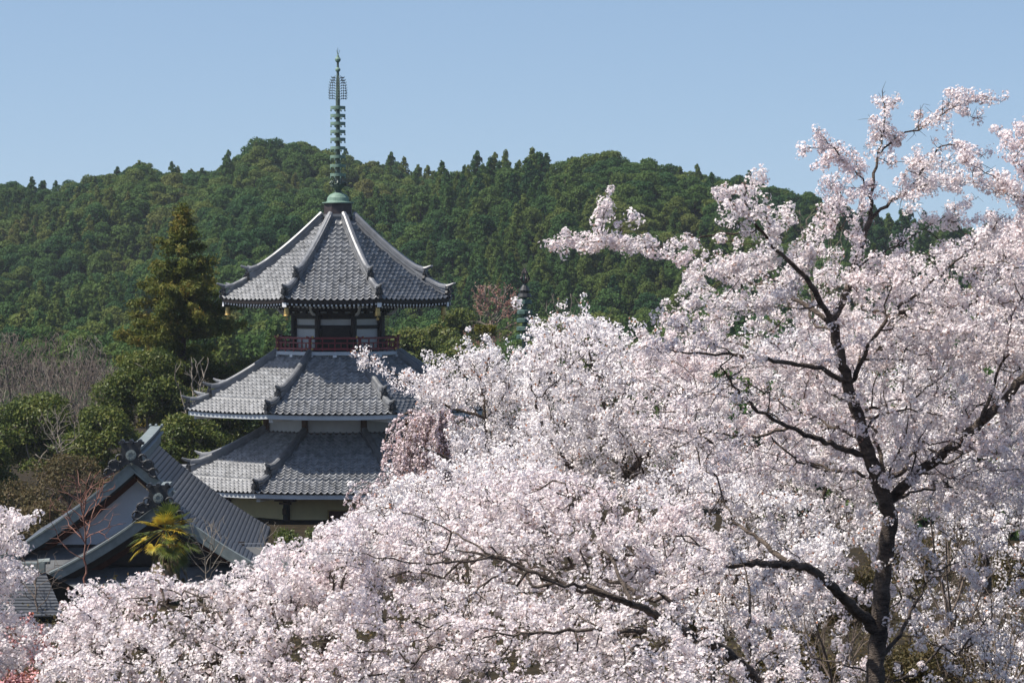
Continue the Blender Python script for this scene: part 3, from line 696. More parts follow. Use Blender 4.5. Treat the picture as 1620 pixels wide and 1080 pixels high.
# ------------------------------------------------------------------ vegetation
LEAF4 = np.array([(0, -.5, 0), (.32, 0, .06), (0, .5, 0), (-.32, 0, .06)]); LF4 = np.array([(0, 1, 2, 3)])
class Tree:
    def __init__(s, root, seed=0):
        s.P = [np.array(root, float)]; s.par = [-1]; s.rf = [0.0]; s.plen = [0.0]; s.g = np.random.default_rng(seed); s.fix = [True]
    def _add(s, p, par, rf=0.0, fix=False):
        s.P.append(np.array(p, float)); s.par.append(par); s.rf.append(rf); s.fix.append(fix)
        s.plen.append(s.plen[par] + float(np.linalg.norm(s.P[-1] - s.P[par]))); return len(s.P) - 1
    def limb(s, pts, r0, r1, start=None, step=.12, wob=.02):
        """traced limb: pts 3D, joined to the nearest existing node when start is None"""
        pts = [np.array(p, float) for p in pts]
        if start is None:
            A = np.array(s.P); start = int(np.argmin(np.linalg.norm(A - pts[0], axis=1)))
        cur = start; L = [0]
        for a, b in zip(pts[:-1], pts[1:]): L.append(L[-1] + np.linalg.norm(b - a))
        tot = L[-1]; n = max(2, int(tot / step)); arr = np.array(pts)
        # smooth the polyline a little
        tt = np.linspace(0, tot, n + 1); xs = np.stack([np.interp(tt, L, arr[:, i]) for i in range(3)], 1)
        for _ in range(3):
            xs[1:-1] = xs[1:-1] * .5 + (xs[:-2] + xs[2:]) * .25
        if start != 0 or np.linalg.norm(xs[0] - s.P[start]) > .5 * step:
            rs = max(r0, .004); xs = np.concatenate([xs])
        ids = []
        for i, p in enumerate(xs):
            if i == 0 and np.linalg.norm(p - s.P[cur]) < step * .6: continue
            q = p + s.g.normal(size=3) * wob
            cur = s._add(q, cur, r0 + (r1 - r0) * (tt[i] / tot), True); ids.append(cur)
        return ids
    def grow(s, T, bf=.25, step=.14, jit=.03, maxd=None, sag=0.0):
        if len(T) == 0: return
        A = np.array(s.P); cap = len(A) + int(len(T) * 9) + 100
        B = np.zeros((cap, 3)); B[:len(A)] = A; pl = np.zeros(cap); pl[:len(A)] = s.plen; n = len(A)
        fx = [i for i in range(n) if s.fix[i]]; Fp = A[fx]
        if len(Fp) > 400: Fp = Fp[::max(1, len(Fp) // 400)]
        d0 = np.min(np.linalg.norm(T[:, None, :] - Fp[None], axis=2), axis=1)
        for t in T[np.argsort(d0)]:
            dv = B[:n] - t; d = np.sqrt(np.einsum('ij,ij->i', dv, dv)); c = d + bf * pl[:n]; k = int(np.argmin(c)); dist = d[k]
            if maxd and dist > maxd: continue
            m = max(1, int(dist / step)); a = B[k]; cur = k; per = s.g.normal(size=3) * jit * dist * 2.0
            if n + m >= cap: break
            for i in range(1, m + 1):
                f = i / m; p = a + (t - a) * f + per * math.sin(math.pi * f) + s.g.normal(size=3) * jit * step * 3
                p[2] -= sag * dist * math.sin(math.pi * f)
                cur = s._add(p, cur); B[n] = p; pl[n] = s.plen[cur]; n += 1
    def sprout(s, per_m=9, lo=.05, hi=.20, rmax=.016):
        """short spurs along the thin traced limbs"""
        for i in range(1, len(s.P)):
            if not (s.fix[i] and 0 < s.rf[i] < rmax): continue
            a = s.P[s.par[i]]; L = float(np.linalg.norm(s.P[i] - a))
            for _ in range(s.g.poisson(L * per_m)):
                d = s.g.normal(size=3); d[2] += .35; d /= np.linalg.norm(d); k = i
                ln = s.g.uniform(lo, hi); m = max(1, int(ln / .07))
                for q in range(m): k = s._add(s.P[k] + (d + s.g.normal(size=3) * .25) * ln / m, k)
    def finish(s, rmin=.004, expo=.5, sides=None):
        n = len(s.P); P = np.array(s.P); par = np.array(s.par); ch = [[] for _ in range(n)]
        for i in range(1, n): ch[par[i]].append(i)
        cnt = np.zeros(n); 
        for i in range(n - 1, -1, -1):
            if not ch[i]: cnt[i] = 1
            if par[i] >= 0: cnt[par[i]] += cnt[i]
        r = rmin * cnt ** expo
        rf = np.array(s.rf); fx = np.array(s.fix) & (rf > 0); r = np.where(fx, rf, r)
        for i in range(1, n):
            if r[i] > r[par[i]] and not fx[i]: r[i] = r[par[i]]
        r[0] = max(r[0], r[ch[0][0]] if ch[0] else r[0])
        s.r = r; s.ch = ch; s.Pn = P; s.parn = par
        V = []; Fs = {}; base = 0; stack = [(0, None)]
        out_f = []
        while stack:
            i, frm = stack.pop(); chain = ([frm] if frm is not None else []) + [i]; cur = i
            while ch[cur]:
                cs = sorted(ch[cur], key=lambda q: -r[q] - (1 if fx[q] else 0) * .0001)
                for q in cs[1:]: stack.append((q, cur))
                cur = cs[0]; chain.append(cur)
            if len(chain) < 2: continue
            pts = P[chain]; rr = r[chain].copy()
            if frm is not None: rr[0] = min(rr[0], rr[1] * 1.25)
            rr[-1] *= .5; rm = rr.max(); k = 10 if rm > .08 else 7 if rm > .03 else 5 if rm > .012 else 3
            tan = np.gradient(pts, axis=0); tan /= np.linalg.norm(tan, axis=1)[:, None] + 1e-9
            ref = np.array([.31, .87, .39]); x = np.cross(tan, ref); x /= np.linalg.norm(x, axis=1)[:, None] + 1e-9; y = np.cross(tan, x)
            an = np.arange(k) * 2 * math.pi / k
            lump = 1 + (s.g.random((len(pts), k)) - .5) * (.22 if rm > .02 else .1)
            ring = pts[:, None, :] + (x[:, None, :] * np.cos(an)[None, :, None] + y[:, None, :] * np.sin(an)[None, :, None]) * (rr[:, None] * lump)[:, :, None]
            V.append(ring.reshape(-1, 3)); m = len(pts)
            a = (np.arange(m - 1)[:, None] * k + np.arange(k)[None]); b = (np.arange(m - 1)[:, None] * k + (np.arange(k) + 1)[None] % k)
            out_f.append(np.stack([a, b, b + k, a + k], -1).reshape(-1, 4) + base); base += m * k
        return np.concatenate(V), np.concatenate(out_f)

def P5(petal_out=1.0, cup=.25):
    """cherry flower: five petals, each one quad; colour weight per vertex"""
    v = [(0, 0, 0)]; f = []; w = [0.0]
    for i in range(5):
        a = i * 2 * math.pi / 5; b = math.radians(30)
        for da, r, z, ww in ((-b, .38, cup * .6, .8), (0, .5, cup, 1), (b, .38, cup * .6, .8)):
            v.append((r * math.cos(a + da), r * math.sin(a + da), z)); w.append(ww)
        k = 1 + 3 * i; f.append((0, k, k + 1, k + 2))
    return np.array(v), np.array(f), np.array(w)
FL_V, FL_F, FL_W = P5()
PT = np.array([(.5 * math.cos(i * 2 * math.pi / 5), .5 * math.sin(i * 2 * math.pi / 5), .0) for i in range(5)]); PT[0, 2] = .12; PT[2, 2] = .1
PT_F = np.array([(0, 1, 2, 3, 4)]); PT_W = np.ones(5)
def blossoms(tree, per_m, nfl, fsize, crad, rmax=.013, detail=True, seed=0, keep=None, clump=.55, gap_scale=2.2, leafy=.05, maxn=400000):
    """flower clusters along every thin twig of a grown tree -> verts, faces, colours"""
    g = np.random.default_rng(seed + 77); P = tree.Pn; par = tree.parn; r = tree.r
    idx = np.where((par >= 0) & (r < rmax))[0]; a = P[par[idx]]; b = P[idx]; L = np.linalg.norm(b - a, axis=1)
    n = g.poisson(L * per_m); ii = np.repeat(np.arange(len(idx)), n); t = g.random(len(ii))[:, None]
    c = a[ii] * (1 - t) + b[ii] * t
    nz = vnoise(c * np.array([1, 1, 1.8]) * gap_scale, seed + 3) * .6 + vnoise(c * gap_scale * 3.1, seed + 4) * .4
    ok = nz > clump * g.uniform(.75, 1.15, len(c))
    if keep is not None: ok &= keep(c, g)
    c = c[ok]; c += g.normal(size=c.shape) * crad * .45
    m = g.poisson(nfl, len(c)); ci = np.repeat(np.arange(len(c)), m)
    if len(ci) > maxn: ci = g.choice(ci, maxn, replace=False)
    d = g.normal(size=(len(ci), 3)); d /= np.linalg.norm(d, axis=1)[:, None]; d[:, 2] += .1
    cr = (crad * g.uniform(.7, 1.35, len(c)))[ci]
    pos = c[ci] + d * (cr * g.uniform(.72, 1.05, len(ci)))[:, None]
    rot = rand_rot(len(ci), d, .30, g); sc = fsize * g.uniform(.8, 1.15, len(ci))
    tv, tf, tw = (FL_V, FL_F, FL_W) if detail else (PT, PT_F, PT_W)
    if not detail: tint0 = np.array([.975, .955, .96])
    else: tint0 = np.ones(3)
    V, Fc = scatter(tv, tf, pos, rot, sc)
    pink = (vnoise(c * .9, seed + 8)[ci] * .5 + g.random(len(ci)) * .5)
    tip = np.stack([.955 + 0 * pink, .942 - .035 * pink, .928 - .022 * pink], 1) * tint0 * g.uniform(.94, 1.02, len(ci))[:, None]
    ctr = np.stack([.91 + 0 * pink, .85 - .15 * pink, .84 - .11 * pink], 1)
    bud = g.random(len(ci)) < leafy
    tip[bud] = np.array([.42, .20, .12]) * g.uniform(.6, 1.3, (bud.sum(), 1)); ctr[bud] *= .5
    w = tw[None, :, None]; col = (ctr[:, None, :] * (1 - w) + tip[:, None, :] * w).reshape(-1, 3)
    return V, Fc, np.clip(col, 0, 1)
def petal_mat(name, base=(1, 1, 1), trans=.34):
    m = bpy.data.materials.new(name); m.use_nodes = True; t = m.node_tree; b = t.nodes['Principled BSDF']; out = t.nodes['Material Output']
    at_ = t.nodes.new('ShaderNodeAttribute'); at_.attribute_name = 'tint'
    mm = t.nodes.new('ShaderNodeMix'); mm.data_type = 'RGBA'; mm.blend_type = 'MULTIPLY'; mm.inputs[0].default_value = 1; mm.inputs[7].default_value = (*base, 1)
    t.links.new(at_.outputs['Color'], mm.inputs[6]); col = mm.outputs[2]
    d = t.nodes.new('ShaderNodeBsdfDiffuse'); t.links.new(col, d.inputs['Color'])
    tr = t.nodes.new('ShaderNodeBsdfTranslucent'); t.links.new(col, tr.inputs['Color'])
    ms = t.nodes.new('ShaderNodeMixShader'); ms.inputs[0].default_value = trans
    t.links.new(d.outputs[0], ms.inputs[1]); t.links.new(tr.outputs[0], ms.inputs[2]); t.links.new(ms.outputs[0], out.inputs['Surface'])
    t.nodes.remove(b); return m
M['petal'] = petal_mat('cherry_petal'); M['petal_pink'] = petal_mat('pink_petal', (.95, .87, .88)); M['petal_red'] = petal_mat('rose_petal', (.95, .62, .62))
def inpoly(px, py, poly):
    c = np.zeros(len(px), bool); n = len(poly)
    for i in range(n):
        x1, y1 = poly[i]; x2, y2 = poly[(i + 1) % n]
        k = ((y1 > py) != (y2 > py)) & (px < (x2 - x1) * (py - y1) / (y2 - y1 + 1e-9) + x1); c ^= k
    return c
def region(poly, d0, d1, n, seed, gap=.0, gs=1.2, slant=0.0):
    """n random world points inside the volume whose outline is poly, depths d0..d1, thinned by noise gaps"""
    g = np.random.default_rng(seed); xs = [p[0] for p in poly]; ys_ = [p[1] for p in poly]; out = []
    tot = 0
    while tot < n:
        px = g.uniform(min(xs), max(xs), n * 2); py = g.uniform(min(ys_), max(ys_), n * 2); d = g.uniform(d0, d1, n * 2)
        d = d + slant * (.5 - (py - min(ys_)) / (max(ys_) - min(ys_))); k = inpoly(px, py, poly); px, py, d = px[k], py[k], d[k]
        cp, sp = math.cos(PITCH), math.sin(PITCH); a = (px - 810) / F; b = (540 - py) / F
        vy = cp + sp * b; vz = -sp + cp * b; W = np.stack([a / vy * d, d, vz / vy * d + CAMZ], 1)
        if gap > 0: W = W[vnoise(W * np.array([gs, gs, gs * 2.4]), seed) > gap * g.uniform(.78, 1.16, len(W))]
        W = W[W[:, 2] > ground_z(W[:, 0], W[:, 1]) + .4]
        out.append(W); tot += len(W)
        if len(W) == 0: break
    return np.concatenate(out)[:n]
def cherry(name, root, label, cat='cherry tree', group=None):
    e = empty(name, tuple(root), label, cat, group); return e
def px_limb(T, pts, d0, d1, r0, r1, start=None, wob=.012, step=.10):
    n = len(pts); return T.limb([at(x, y, d0 + (d1 - d0) * i / (n - 1)) for i, (x, y) in enumerate(pts)], r0, r1, start, step, wob)
Q = 1.0
#%%CHERRY
# ---- main cherry tree, about 42 m away
D = 42.0; kpx = D / F
rt = at(1402, 1300, D); rt.z = gzf(rt.x, rt.y) - .1
T = Tree(rt, 1)
px_limb(T, [(1400, 1300), (1384, 1080), (1390, 990), (1398, 897), (1408, 812)], D, D, .14, .105, 0, .01)
px_limb(T, [(1408, 812), (1394, 772), (1374, 719), (1360, 666), (1343, 613), (1331, 574), (1322, 530), (1314, 508)], D, D - .6, .105, .062)
px_limb(T, [(1314, 508), (1295, 470), (1273, 433), (1235, 402), (1201, 363), (1184, 340), (1176, 300)], D - .6, D - 1.6, .045, .010)
px_limb(T, [(1314, 508), (1325, 490), (1336, 476), (1345, 440), (1356, 405), (1365, 385), (1377, 346)], D - .6, D + .3, .052, .036)
px_limb(T, [(1377, 346), (1379, 293), (1389, 250), (1398, 211), (1401, 168), (1398, 150)], D + .3, D + .8, .028, .006)
px_limb(T, [(1374, 305), (1360, 275), (1336, 255), (1318, 232), (1300, 215), (1290, 205)], D + .4, D - .2, .014, .004)
px_limb(T, [(1318, 236), (1296, 236), (1272, 232)], D, D - .1, .007, .003)
px_limb(T, [(1360, 275), (1345, 235)], D + .2, D + .1, .008, .003)
px_limb(T, [(1377, 346), (1400, 328), (1418, 313), (1435, 300), (1447, 288), (1466, 260), (1490, 225), (1530, 232), (1560, 250)], D + .3, D + 1.2, .026, .004)
px_limb(T, [(1392, 245), (1418, 216), (1456, 207), (1485, 183), (1514, 166), (1545, 158), (1582, 158)], D + .7, D + 1.4, .016, .003)
px_limb(T, [(1485, 183), (1500, 158), (1530, 145), (1560, 150)], D + 1.1, D + 1.4, .008, .003)
px_limb(T, [(1440, 207), (1475, 190), (1500, 192)], D + .9, D + .6, .006, .003)
px_limb(T, [(1398, 211), (1376, 190)], D + .7, D + .5, .006, .003)
px_limb(T, [(1401, 168), (1420, 160)], D + .8, D + .7, .005, .003)
px_limb(T, [(1350, 425), (1395, 400), (1442, 375), (1490, 346), (1520, 330), (1550, 309)], D - .1, D + 1.6, .014, .003)
px_limb(T, [(1350, 600), (1374, 544), (1413, 491), (1445, 470), (1485, 438), (1520, 405), (1553, 380), (1575, 355), (1592, 340)], D - .3, D - 2.2, .032, .005)
px_limb(T, [(1307, 505), (1264, 476), (1225, 457), (1187, 447), (1148, 438)], D - .5, D + 1.8, .034, .012)
px_limb(T, [(1341, 603), (1297, 582), (1249, 573), (1196, 566), (1158, 560), (1110, 560), (1066, 556), (1020, 548)], D - .4, D - 2.5, .038, .007)
px_limb(T, [(1201, 363), (1165, 368), (1129, 370), (1100, 378), (1052, 392), (1000, 388), (940, 382), (900, 378), (866, 388)], D - 1.3, D - 2.8, .013, .003)
px_limb(T, [(1148, 438), (1100, 412), (1052, 406), (1010, 396)], D + 1.8, D + 1.2, .011, .004)
px_limb(T, [(955, 382), (955, 360), (940, 335), (938, 325)], D - 2.6, D - 2.5, .007, .003)
px_limb(T, [(955, 362), (962, 330), (950, 300), (966, 292)], D - 2.6, D - 2.4, .006, .003)
px_limb(T, [(975, 382), (985, 355), (1000, 345)], D - 2.5, D - 2.4, .005, .003)
px_limb(T, [(1184, 340), (1150, 315), (1125, 292)], D - 1.5, D - 1.8, .008, .003)
px_limb(T, [(1176, 318), (1190, 290), (1204, 277)], D - 1.6, D - 1.4, .007, .003)
px_limb(T, [(1225, 395), (1240, 350), (1250, 330)], D - 1, D - .5, .009, .003)
px_limb(T, [(1273, 433), (1290, 400), (1330, 400)], D - .8, D - 1.5, .008, .003)
px_limb(T, [(1374, 725), (1341, 714), (1302, 697), (1273, 687), (1249, 675), (1215, 659), (1187, 642), (1158, 608), (1138, 579)], D - .1, D - 2.0, .046, .010)
px_limb(T, [(1249, 675), (1215, 690), (1177, 688), (1129, 683), (1071, 680), (1033, 675), (994, 673)], D - 1, D - 1.8, .022, .005)
px_limb(T, [(1360, 692), (1321, 675), (1300, 668), (1270, 640)], D - .1, D + .9, .026, .008)
px_limb(T, [(1374, 675), (1385, 660), (1399, 651), (1440, 648), (1480, 655), (1510, 660)], D - .1, D - 1.3, .022, .006)
px_limb(T, [(1413, 786), (1442, 752), (1480, 728), (1514, 700), (1553, 666), (1591, 632), (1625, 590), (1680, 540)], D + .1, D - .9, .075, .05)
px_limb(T, [(1553, 666), (1575, 600), (1590, 560), (1600, 520)], D - .6, D - .4, .03, .01)
px_limb(T, [(1480, 728), (1500, 740), (1545, 690), (1600, 700)], D - .3, D - .8, .02, .008)
px_limb(T, [(1384, 995), (1360, 969), (1326, 940), (1297, 906), (1273, 895), (1225, 892), (1177, 892), (1129, 895), (1081, 904), (1042, 909), (1000, 925), (960, 920)], D, D - 3.4, .080, .012)
px_limb(T, [(1300, 912), (1270, 900), (1244, 887), (1206, 858), (1177, 837), (1158, 820), (1140, 780)], D - .4, D + 1.4, .048, .012)
px_limb(T, [(1395, 1040), (1425, 1000), (1450, 950), (1475, 900)], D, D + .8, .035, .012)
G_main = T.g
for pts, d0, d1 in (([(1336, 255), (1322, 240), (1300, 262)], .1, .4), ([(1389, 250), (1410, 262), (1440, 256), (1468, 262)], .6, .2), ([(1379, 293), (1352, 300), (1322, 292), (1300, 300)], .4, .1), ([(1365, 385), (1330, 360), (1302, 335), (1290, 318)], .1, -.4),
                    ([(1447, 288), (1480, 300), (1520, 292)], .7, 1.1), ([(1398, 211), (1378, 222), (1366, 236)], .7, .9), ([(1490, 346), (1510, 352), (1560, 345)], .9, 1.3), ([(1456, 207), (1450, 180), (1462, 165)], .9, 1.1), ([(1514, 166), (1530, 185), (1556, 190)], 1.1, 1.3)):
    px_limb(T, pts, D + d0, D + d1, .007, .003)
for pts, d0, d1, r0 in (([(1196, 566), (1150, 600), (1110, 625), (1060, 640)], -1.9, -2.6, .012), ([(1158, 560), (1120, 530), (1080, 515), (1030, 512)], -2.1, -2.4, .010), ([(1235, 402), (1200, 420), (1150, 425), (1105, 440)], -.9, -1.6, .010),
                        ([(1273, 433), (1250, 470), (1200, 490), (1150, 492), (1090, 480)], -.8, -1.8, .011), ([(1345, 440), (1380, 455), (1430, 440), (1480, 470)], -.5, -1.3, .010), ([(1394, 772), (1430, 700), (1440, 640), (1460, 590)], -.2, -1.2, .016),
                        ([(1442, 752), (1450, 700), (1490, 640), (1530, 600)], -.3, -1.2, .014), ([(1514, 700), (1560, 720), (1600, 715)], -.5, -1.1, .012), ([(1129, 683), (1090, 700), (1040, 720)], -1.6, -2.2, .008), ([(1215, 659), (1180, 690), (1140, 730), (1090, 760)], -1.2, -2.0, .010),
                        ([(1297, 906), (1260, 960), (1220, 990)], -.8, -1.6, .012), ([(1225, 892), (1200, 930), (1150, 945)], -1.4, -2.2, .010), ([(1177, 892), (1150, 860), (1100, 850)], -1.9, -2.4, .009), ([(1413, 491), (1450, 520), (1510, 530), (1580, 500)], -1.0, -1.6, .010), ([(1398, 897), (1440, 860), (1470, 820)], -.1, -.6, .014)):
    px_limb(T, pts, D + d0, D + d1, r0, .003)
for poly, n, d0, d1, sd, gap in (
    ([(1010, 520), (1060, 440), (1130, 400), (1220, 390), (1290, 350), (1330, 390), (1420, 400), (1500, 395), (1580, 360), (1640, 350), (1640, 560), (1300, 580), (1060, 600), (1000, 560)], int(820 * Q), 41.0, 45, 21, .50),
    ([(1300, 420), (1400, 400), (1500, 385), (1640, 360), (1640, 560), (1300, 580)], int(800 * Q), 41.2, 45, 28, .40),
    ([(1010, 560), (1640, 540), (1640, 800), (1480, 800), (1330, 780), (1200, 760), (1060, 720), (980, 660)], int(1500 * Q), 41.3, 46, 22, .42),
    ([(1060, 730), (1640, 780), (1640, 1090), (1300, 1090), (1200, 960), (1060, 900)], int(300 * Q), 41.4, 46, 23, .48),
    ([(1130, 300), (1200, 280), (1230, 340), (1240, 400), (1130, 380)], 60, D - 2.2, D - .8, 24, 0),
    ([(880, 375), (960, 370), (1050, 375), (1110, 360), (1110, 400), (1050, 405), (960, 395), (880, 395)], 90, D - 3, D - 1.8, 25, 0),
    ([(1290, 290), (1330, 260), (1370, 300), (1370, 380), (1320, 380), (1290, 330)], 95, D - .6, D + .6, 26, 0),
    ([(1400, 300), (1470, 240), (1540, 235), (1500, 290), (1430, 350)], 130, D, D + 1.4, 27, 0)):
    T.grow(region(poly, d0, d1, n, sd, gap), bf=.22, step=.12)
T.sprout(16, .05, .22)
V, Fw = T.finish(.0038, .46)
e = cherry('cherry_tree', rt, 'tall cherry tree in full bloom with forked dark trunk and twigs against blue sky')
link('trunk', np_mesh('trunk', V, Fw, M['bark'], smooth=True), e)
V, Fb, Cc = blossoms(T, 11, 19, .038, .062, .0105, True, 1, clump=.45, leafy=.05, maxn=330000)
link('crown', np_mesh('crown', V, Fb, M['petal'], Cc), e); print('main', len(Fb))

# ---- cherry tree standing before the main one, its trunk below the frame
D = 38.0; rt = at(1330, 1500, D); rt.z = gzf(rt.x, rt.y) - .1
T = Tree(rt, 2)
px_limb(T, [(1330, 1500), (1270, 1200), (1201, 1080), (1167, 1046), (1129, 1017), (1090, 1003), (1057, 984), (1023, 964), (984, 950), (960, 940), (930, 925), (890, 925), (850, 910)], D, D - 4.2, .13, .012, 0)
px_limb(T, [(1000, 953), (999, 945), (984, 916), (968, 885), (950, 866)], D - 3.8, D - 3.0, .03, .012)
px_limb(T, [(960, 940), (900, 930), (840, 900), (780, 880), (720, 870)], D - 1, D - 1.4, .035, .01)
px_limb(T, [(1057, 984), (980, 1010), (900, 1010), (800, 985), (700, 960), (620, 930)], D - .7, D + .4, .035, .008)
px_limb(T, [(1090, 1003), (1060, 930), (1010, 880), (960, 830), (930, 790)], D - .5, D + 1, .035, .01)
px_limb(T, [(1201, 1080), (1180, 1000), (1190, 940), (1170, 880)], D, D + .6, .03, .01)
px_limb(T, [(1240, 1130), (1000, 1085), (850, 1070), (700, 1050)], D, D - 1, .03, .01)
px_limb(T, [(780, 880), (700, 830), (620, 800), (560, 815)], D - 1.3, D - .5, .014, .004)
px_limb(T, [(1057, 984), (1000, 1000), (930, 995), (864, 999), (800, 1004), (756, 1010)], D - 2.2, D - 3.6, .03, .008)
px_limb(T, [(864, 999), (905, 960), (940, 920), (971, 882), (992, 850)], D - 2.2, D - 2.4, .011, .004)
px_limb(T, [(864, 999), (830, 1025), (795, 1062)], D - 2.6, D - 3.4, .009, .004)
px_limb(T, [(780, 880), (740, 888), (700, 890), (670, 892), (620, 884), (554, 874)], D - 1.4, D - 2.5, .016, .005)
px_limb(T, [(800, 900), (735, 945), (690, 965), (640, 962)], D - 1.3, D - 2.4, .014, .004)
px_limb(T, [(984, 950), (900, 965), (840, 985)], D - 1.1, D - 2.4, .013, .004)
for poly, n, d0, d1, sd, gap in (
    ([(520, 835), (560, 790), (640, 775), (760, 755), (880, 745), (1000, 775), (1120, 800), (1150, 900), (1060, 960), (800, 960), (600, 930)], int(2200 * Q), 37.4, 39.6, 31, .42),
    ([(480, 930), (600, 920), (800, 950), (1060, 950), (1150, 1000), (1190, 1100), (480, 1100)], int(1500 * Q), 34.8, 37.2, 32, .42),
    ([(1150, 960), (1260, 1000), (1300, 1100), (1190, 1100)], int(120 * Q), 37, 40, 33, .4)):
    T.grow(region(poly, d0, d1, n, sd, gap, slant=2.6), bf=.22, step=.12)
V, Fw = T.finish(.0038, .46)
e = cherry('cherry_tree', rt, 'dense cherry tree whose thick dark branch climbs from the bottom edge under the main trunk')
link('trunk', np_mesh('trunk', V, Fw, M['bark'], smooth=True), e)
V, Fb, Cc = blossoms(T, 11, 19, .038, .062, .0100, True, 2, clump=.41, leafy=.035, maxn=330000)
link('crown', np_mesh('crown', V, Fb, M['petal'], Cc), e); print('c2', len(Fb))

# ---- low cherry tree at the bottom, before the temple
D = 36.0; rt = at(520, 1500, D); rt.z = gzf(rt.x, rt.y) - .1
T = Tree(rt, 3)
px_limb(T, [(520, 1500), (500, 1250), (470, 1120), (400, 1040), (360, 1000), (320, 985), (280, 968), (235, 945)], D, D - .5, .12, .010, 0)
px_limb(T, [(470, 1120), (520, 1000), (540, 930), (560, 880), (545, 850)], D, D + .6, .05, .008)
px_limb(T, [(400, 1040), (300, 1050), (200, 1020), (120, 960)], D - .2, D - 1, .04, .008)
px_limb(T, [(470, 1120), (440, 1000), (420, 930), (400, 900)], D, D + .5, .04, .008)
for poly, n, d0, d1, sd, gap in (
    ([(75, 1000), (105, 945), (150, 915), (200, 918), (240, 905), (275, 912), (300, 930), (350, 908), (400, 885), (440, 865), (480, 850), (545, 840), (600, 900), (620, 1100), (60, 1100)], int(2400 * Q), 35.0, 37.2, 41, .41),
    ([(480, 850), (500, 830), (540, 825), (580, 850), (560, 880), (500, 880)], 90, 35.5, 37, 42, .2)):
    T.grow(region(poly, d0, d1, n, sd, gap, slant=3.2), bf=.22, step=.12)
V, Fw = T.finish(.0038, .46)
e = cherry('cherry_tree', rt, 'low spreading cherry tree in bloom along the bottom edge, before the palm and temple')
link('trunk', np_mesh('trunk', V, Fw, M['bark'], smooth=True), e)
V, Fb, Cc = blossoms(T, 11, 19, .038, .062, .0105, True, 3, clump=.41, leafy=.03, maxn=260000)
link('crown', np_mesh('crown', V, Fb, M['petal'], Cc), e); print('c3', len(Fb))

# ---- cherry tree reaching in over the left edge
D = 37.0; rt = at(-150, 1400, D); rt.z = gzf(rt.x, rt.y) - .1
T = Tree(rt, 4)
px_limb(T, [(-150, 1400), (-130, 1100), (-90, 980), (-40, 900), (10, 860), (40, 830), (48, 800)], D, D, .10, .004, 0)
px_limb(T, [(-40, 900), (0, 905), (40, 905), (66, 905)], D, D + .3, .012, .003)
px_limb(T, [(10, 850), (40, 825), (78, 800)], D, D + .2, .006, .003)
for poly, n, d0, d1, sd, gap in (
    ([(-60, 800), (0, 805), (30, 812), (50, 830), (45, 850), (40, 875), (0, 880), (-60, 900)], int(220 * Q), 36, 38.2, 51, .3),
    ([(-60, 880), (0, 890), (55, 895), (62, 915), (40, 930), (20, 955), (60, 985), (80, 1000), (70, 1040), (-60, 1100)], int(420 * Q), 36, 38.2, 52, .36)):
    T.grow(region(poly, d0, d1, n, sd, gap), bf=.22, step=.11)
V, Fw = T.finish(.003, .46)
e = cherry('cherry_tree', rt, 'cherry tree reaching in with a few loose sprays before the temple pent roof')
link('trunk', np_mesh('trunk', V, Fw, M['bark'], smooth=True), e)
V, Fb, Cc = blossoms(T, 11, 19, .038, .062, .0125, True, 4, clump=.38, leafy=.03, maxn=100000)
link('crown', np_mesh('crown', V, Fb, M['petal'], Cc), e)

# ---- cherry tree entering from beyond the right edge
D = 40.0; rt = at(1900, 1500, D); rt.z = gzf(rt.x, rt.y) - .1
T = Tree(rt, 5)
px_limb(T, [(1900, 1500), (1880, 1000), (1850, 700), (1800, 500), (1740, 400), (1690, 350)], D, D, .16, .05, 0)
px_limb(T, [(1690, 350), (1650, 330), (1610, 320), (1590, 290), (1568, 278), (1545, 262), (1520, 250)], D, D - .6, .014, .003)
px_limb(T, [(1610, 320), (1570, 290), (1530, 288), (1514, 288)], D - .2, D - .3, .008, .003)
px_limb(T, [(1700, 370), (1660, 270), (1625, 240), (1608, 225), (1585, 212)], D, D + .5, .016, .003)
px_limb(T, [(1625, 240), (1615, 205), (1605, 190)], D + .4, D + .5, .007, .003)
px_limb(T, [(1650, 330), (1610, 318), (1590, 315)], D, D + .2, .007, .003)
px_limb(T, [(1740, 400), (1680, 420), (1620, 420), (1560, 440)], D, D - .5, .02, .006)
for poly, n, d0, d1, sd, gap in (
    ([(1575, 215), (1605, 190), (1660, 180), (1660, 330), (1620, 325), (1600, 250)], 90, D - .6, D + .8, 61, .3),
    ([(1515, 280), (1530, 240), (1570, 265), (1625, 290), (1625, 322), (1560, 298)], 70, D - .8, D + .2, 62, .2),
    ([(1560, 330), (1660, 330), (1700, 500), (1700, 700), (1560, 640), (1540, 430)], int(420 * Q), D + .8, D + 3.5, 63, .4)):
    T.grow(region(poly, d0, d1, n, sd, gap), bf=.22, step=.11)
T.sprout(12, .05, .18)
V, Fw = T.finish(.003, .46)
e = cherry('cherry_tree', rt, 'cherry tree whose blossom sprays reach into blue sky beside the tall forked tree')
link('trunk', np_mesh('trunk', V, Fw, M['bark'], smooth=True), e)
V, Fb, Cc = blossoms(T, 11, 19, .038, .062, .0125, True, 5, clump=.36, leafy=.05, maxn=100000)
link('crown', np_mesh('crown', V, Fb, M['petal'], Cc), e)

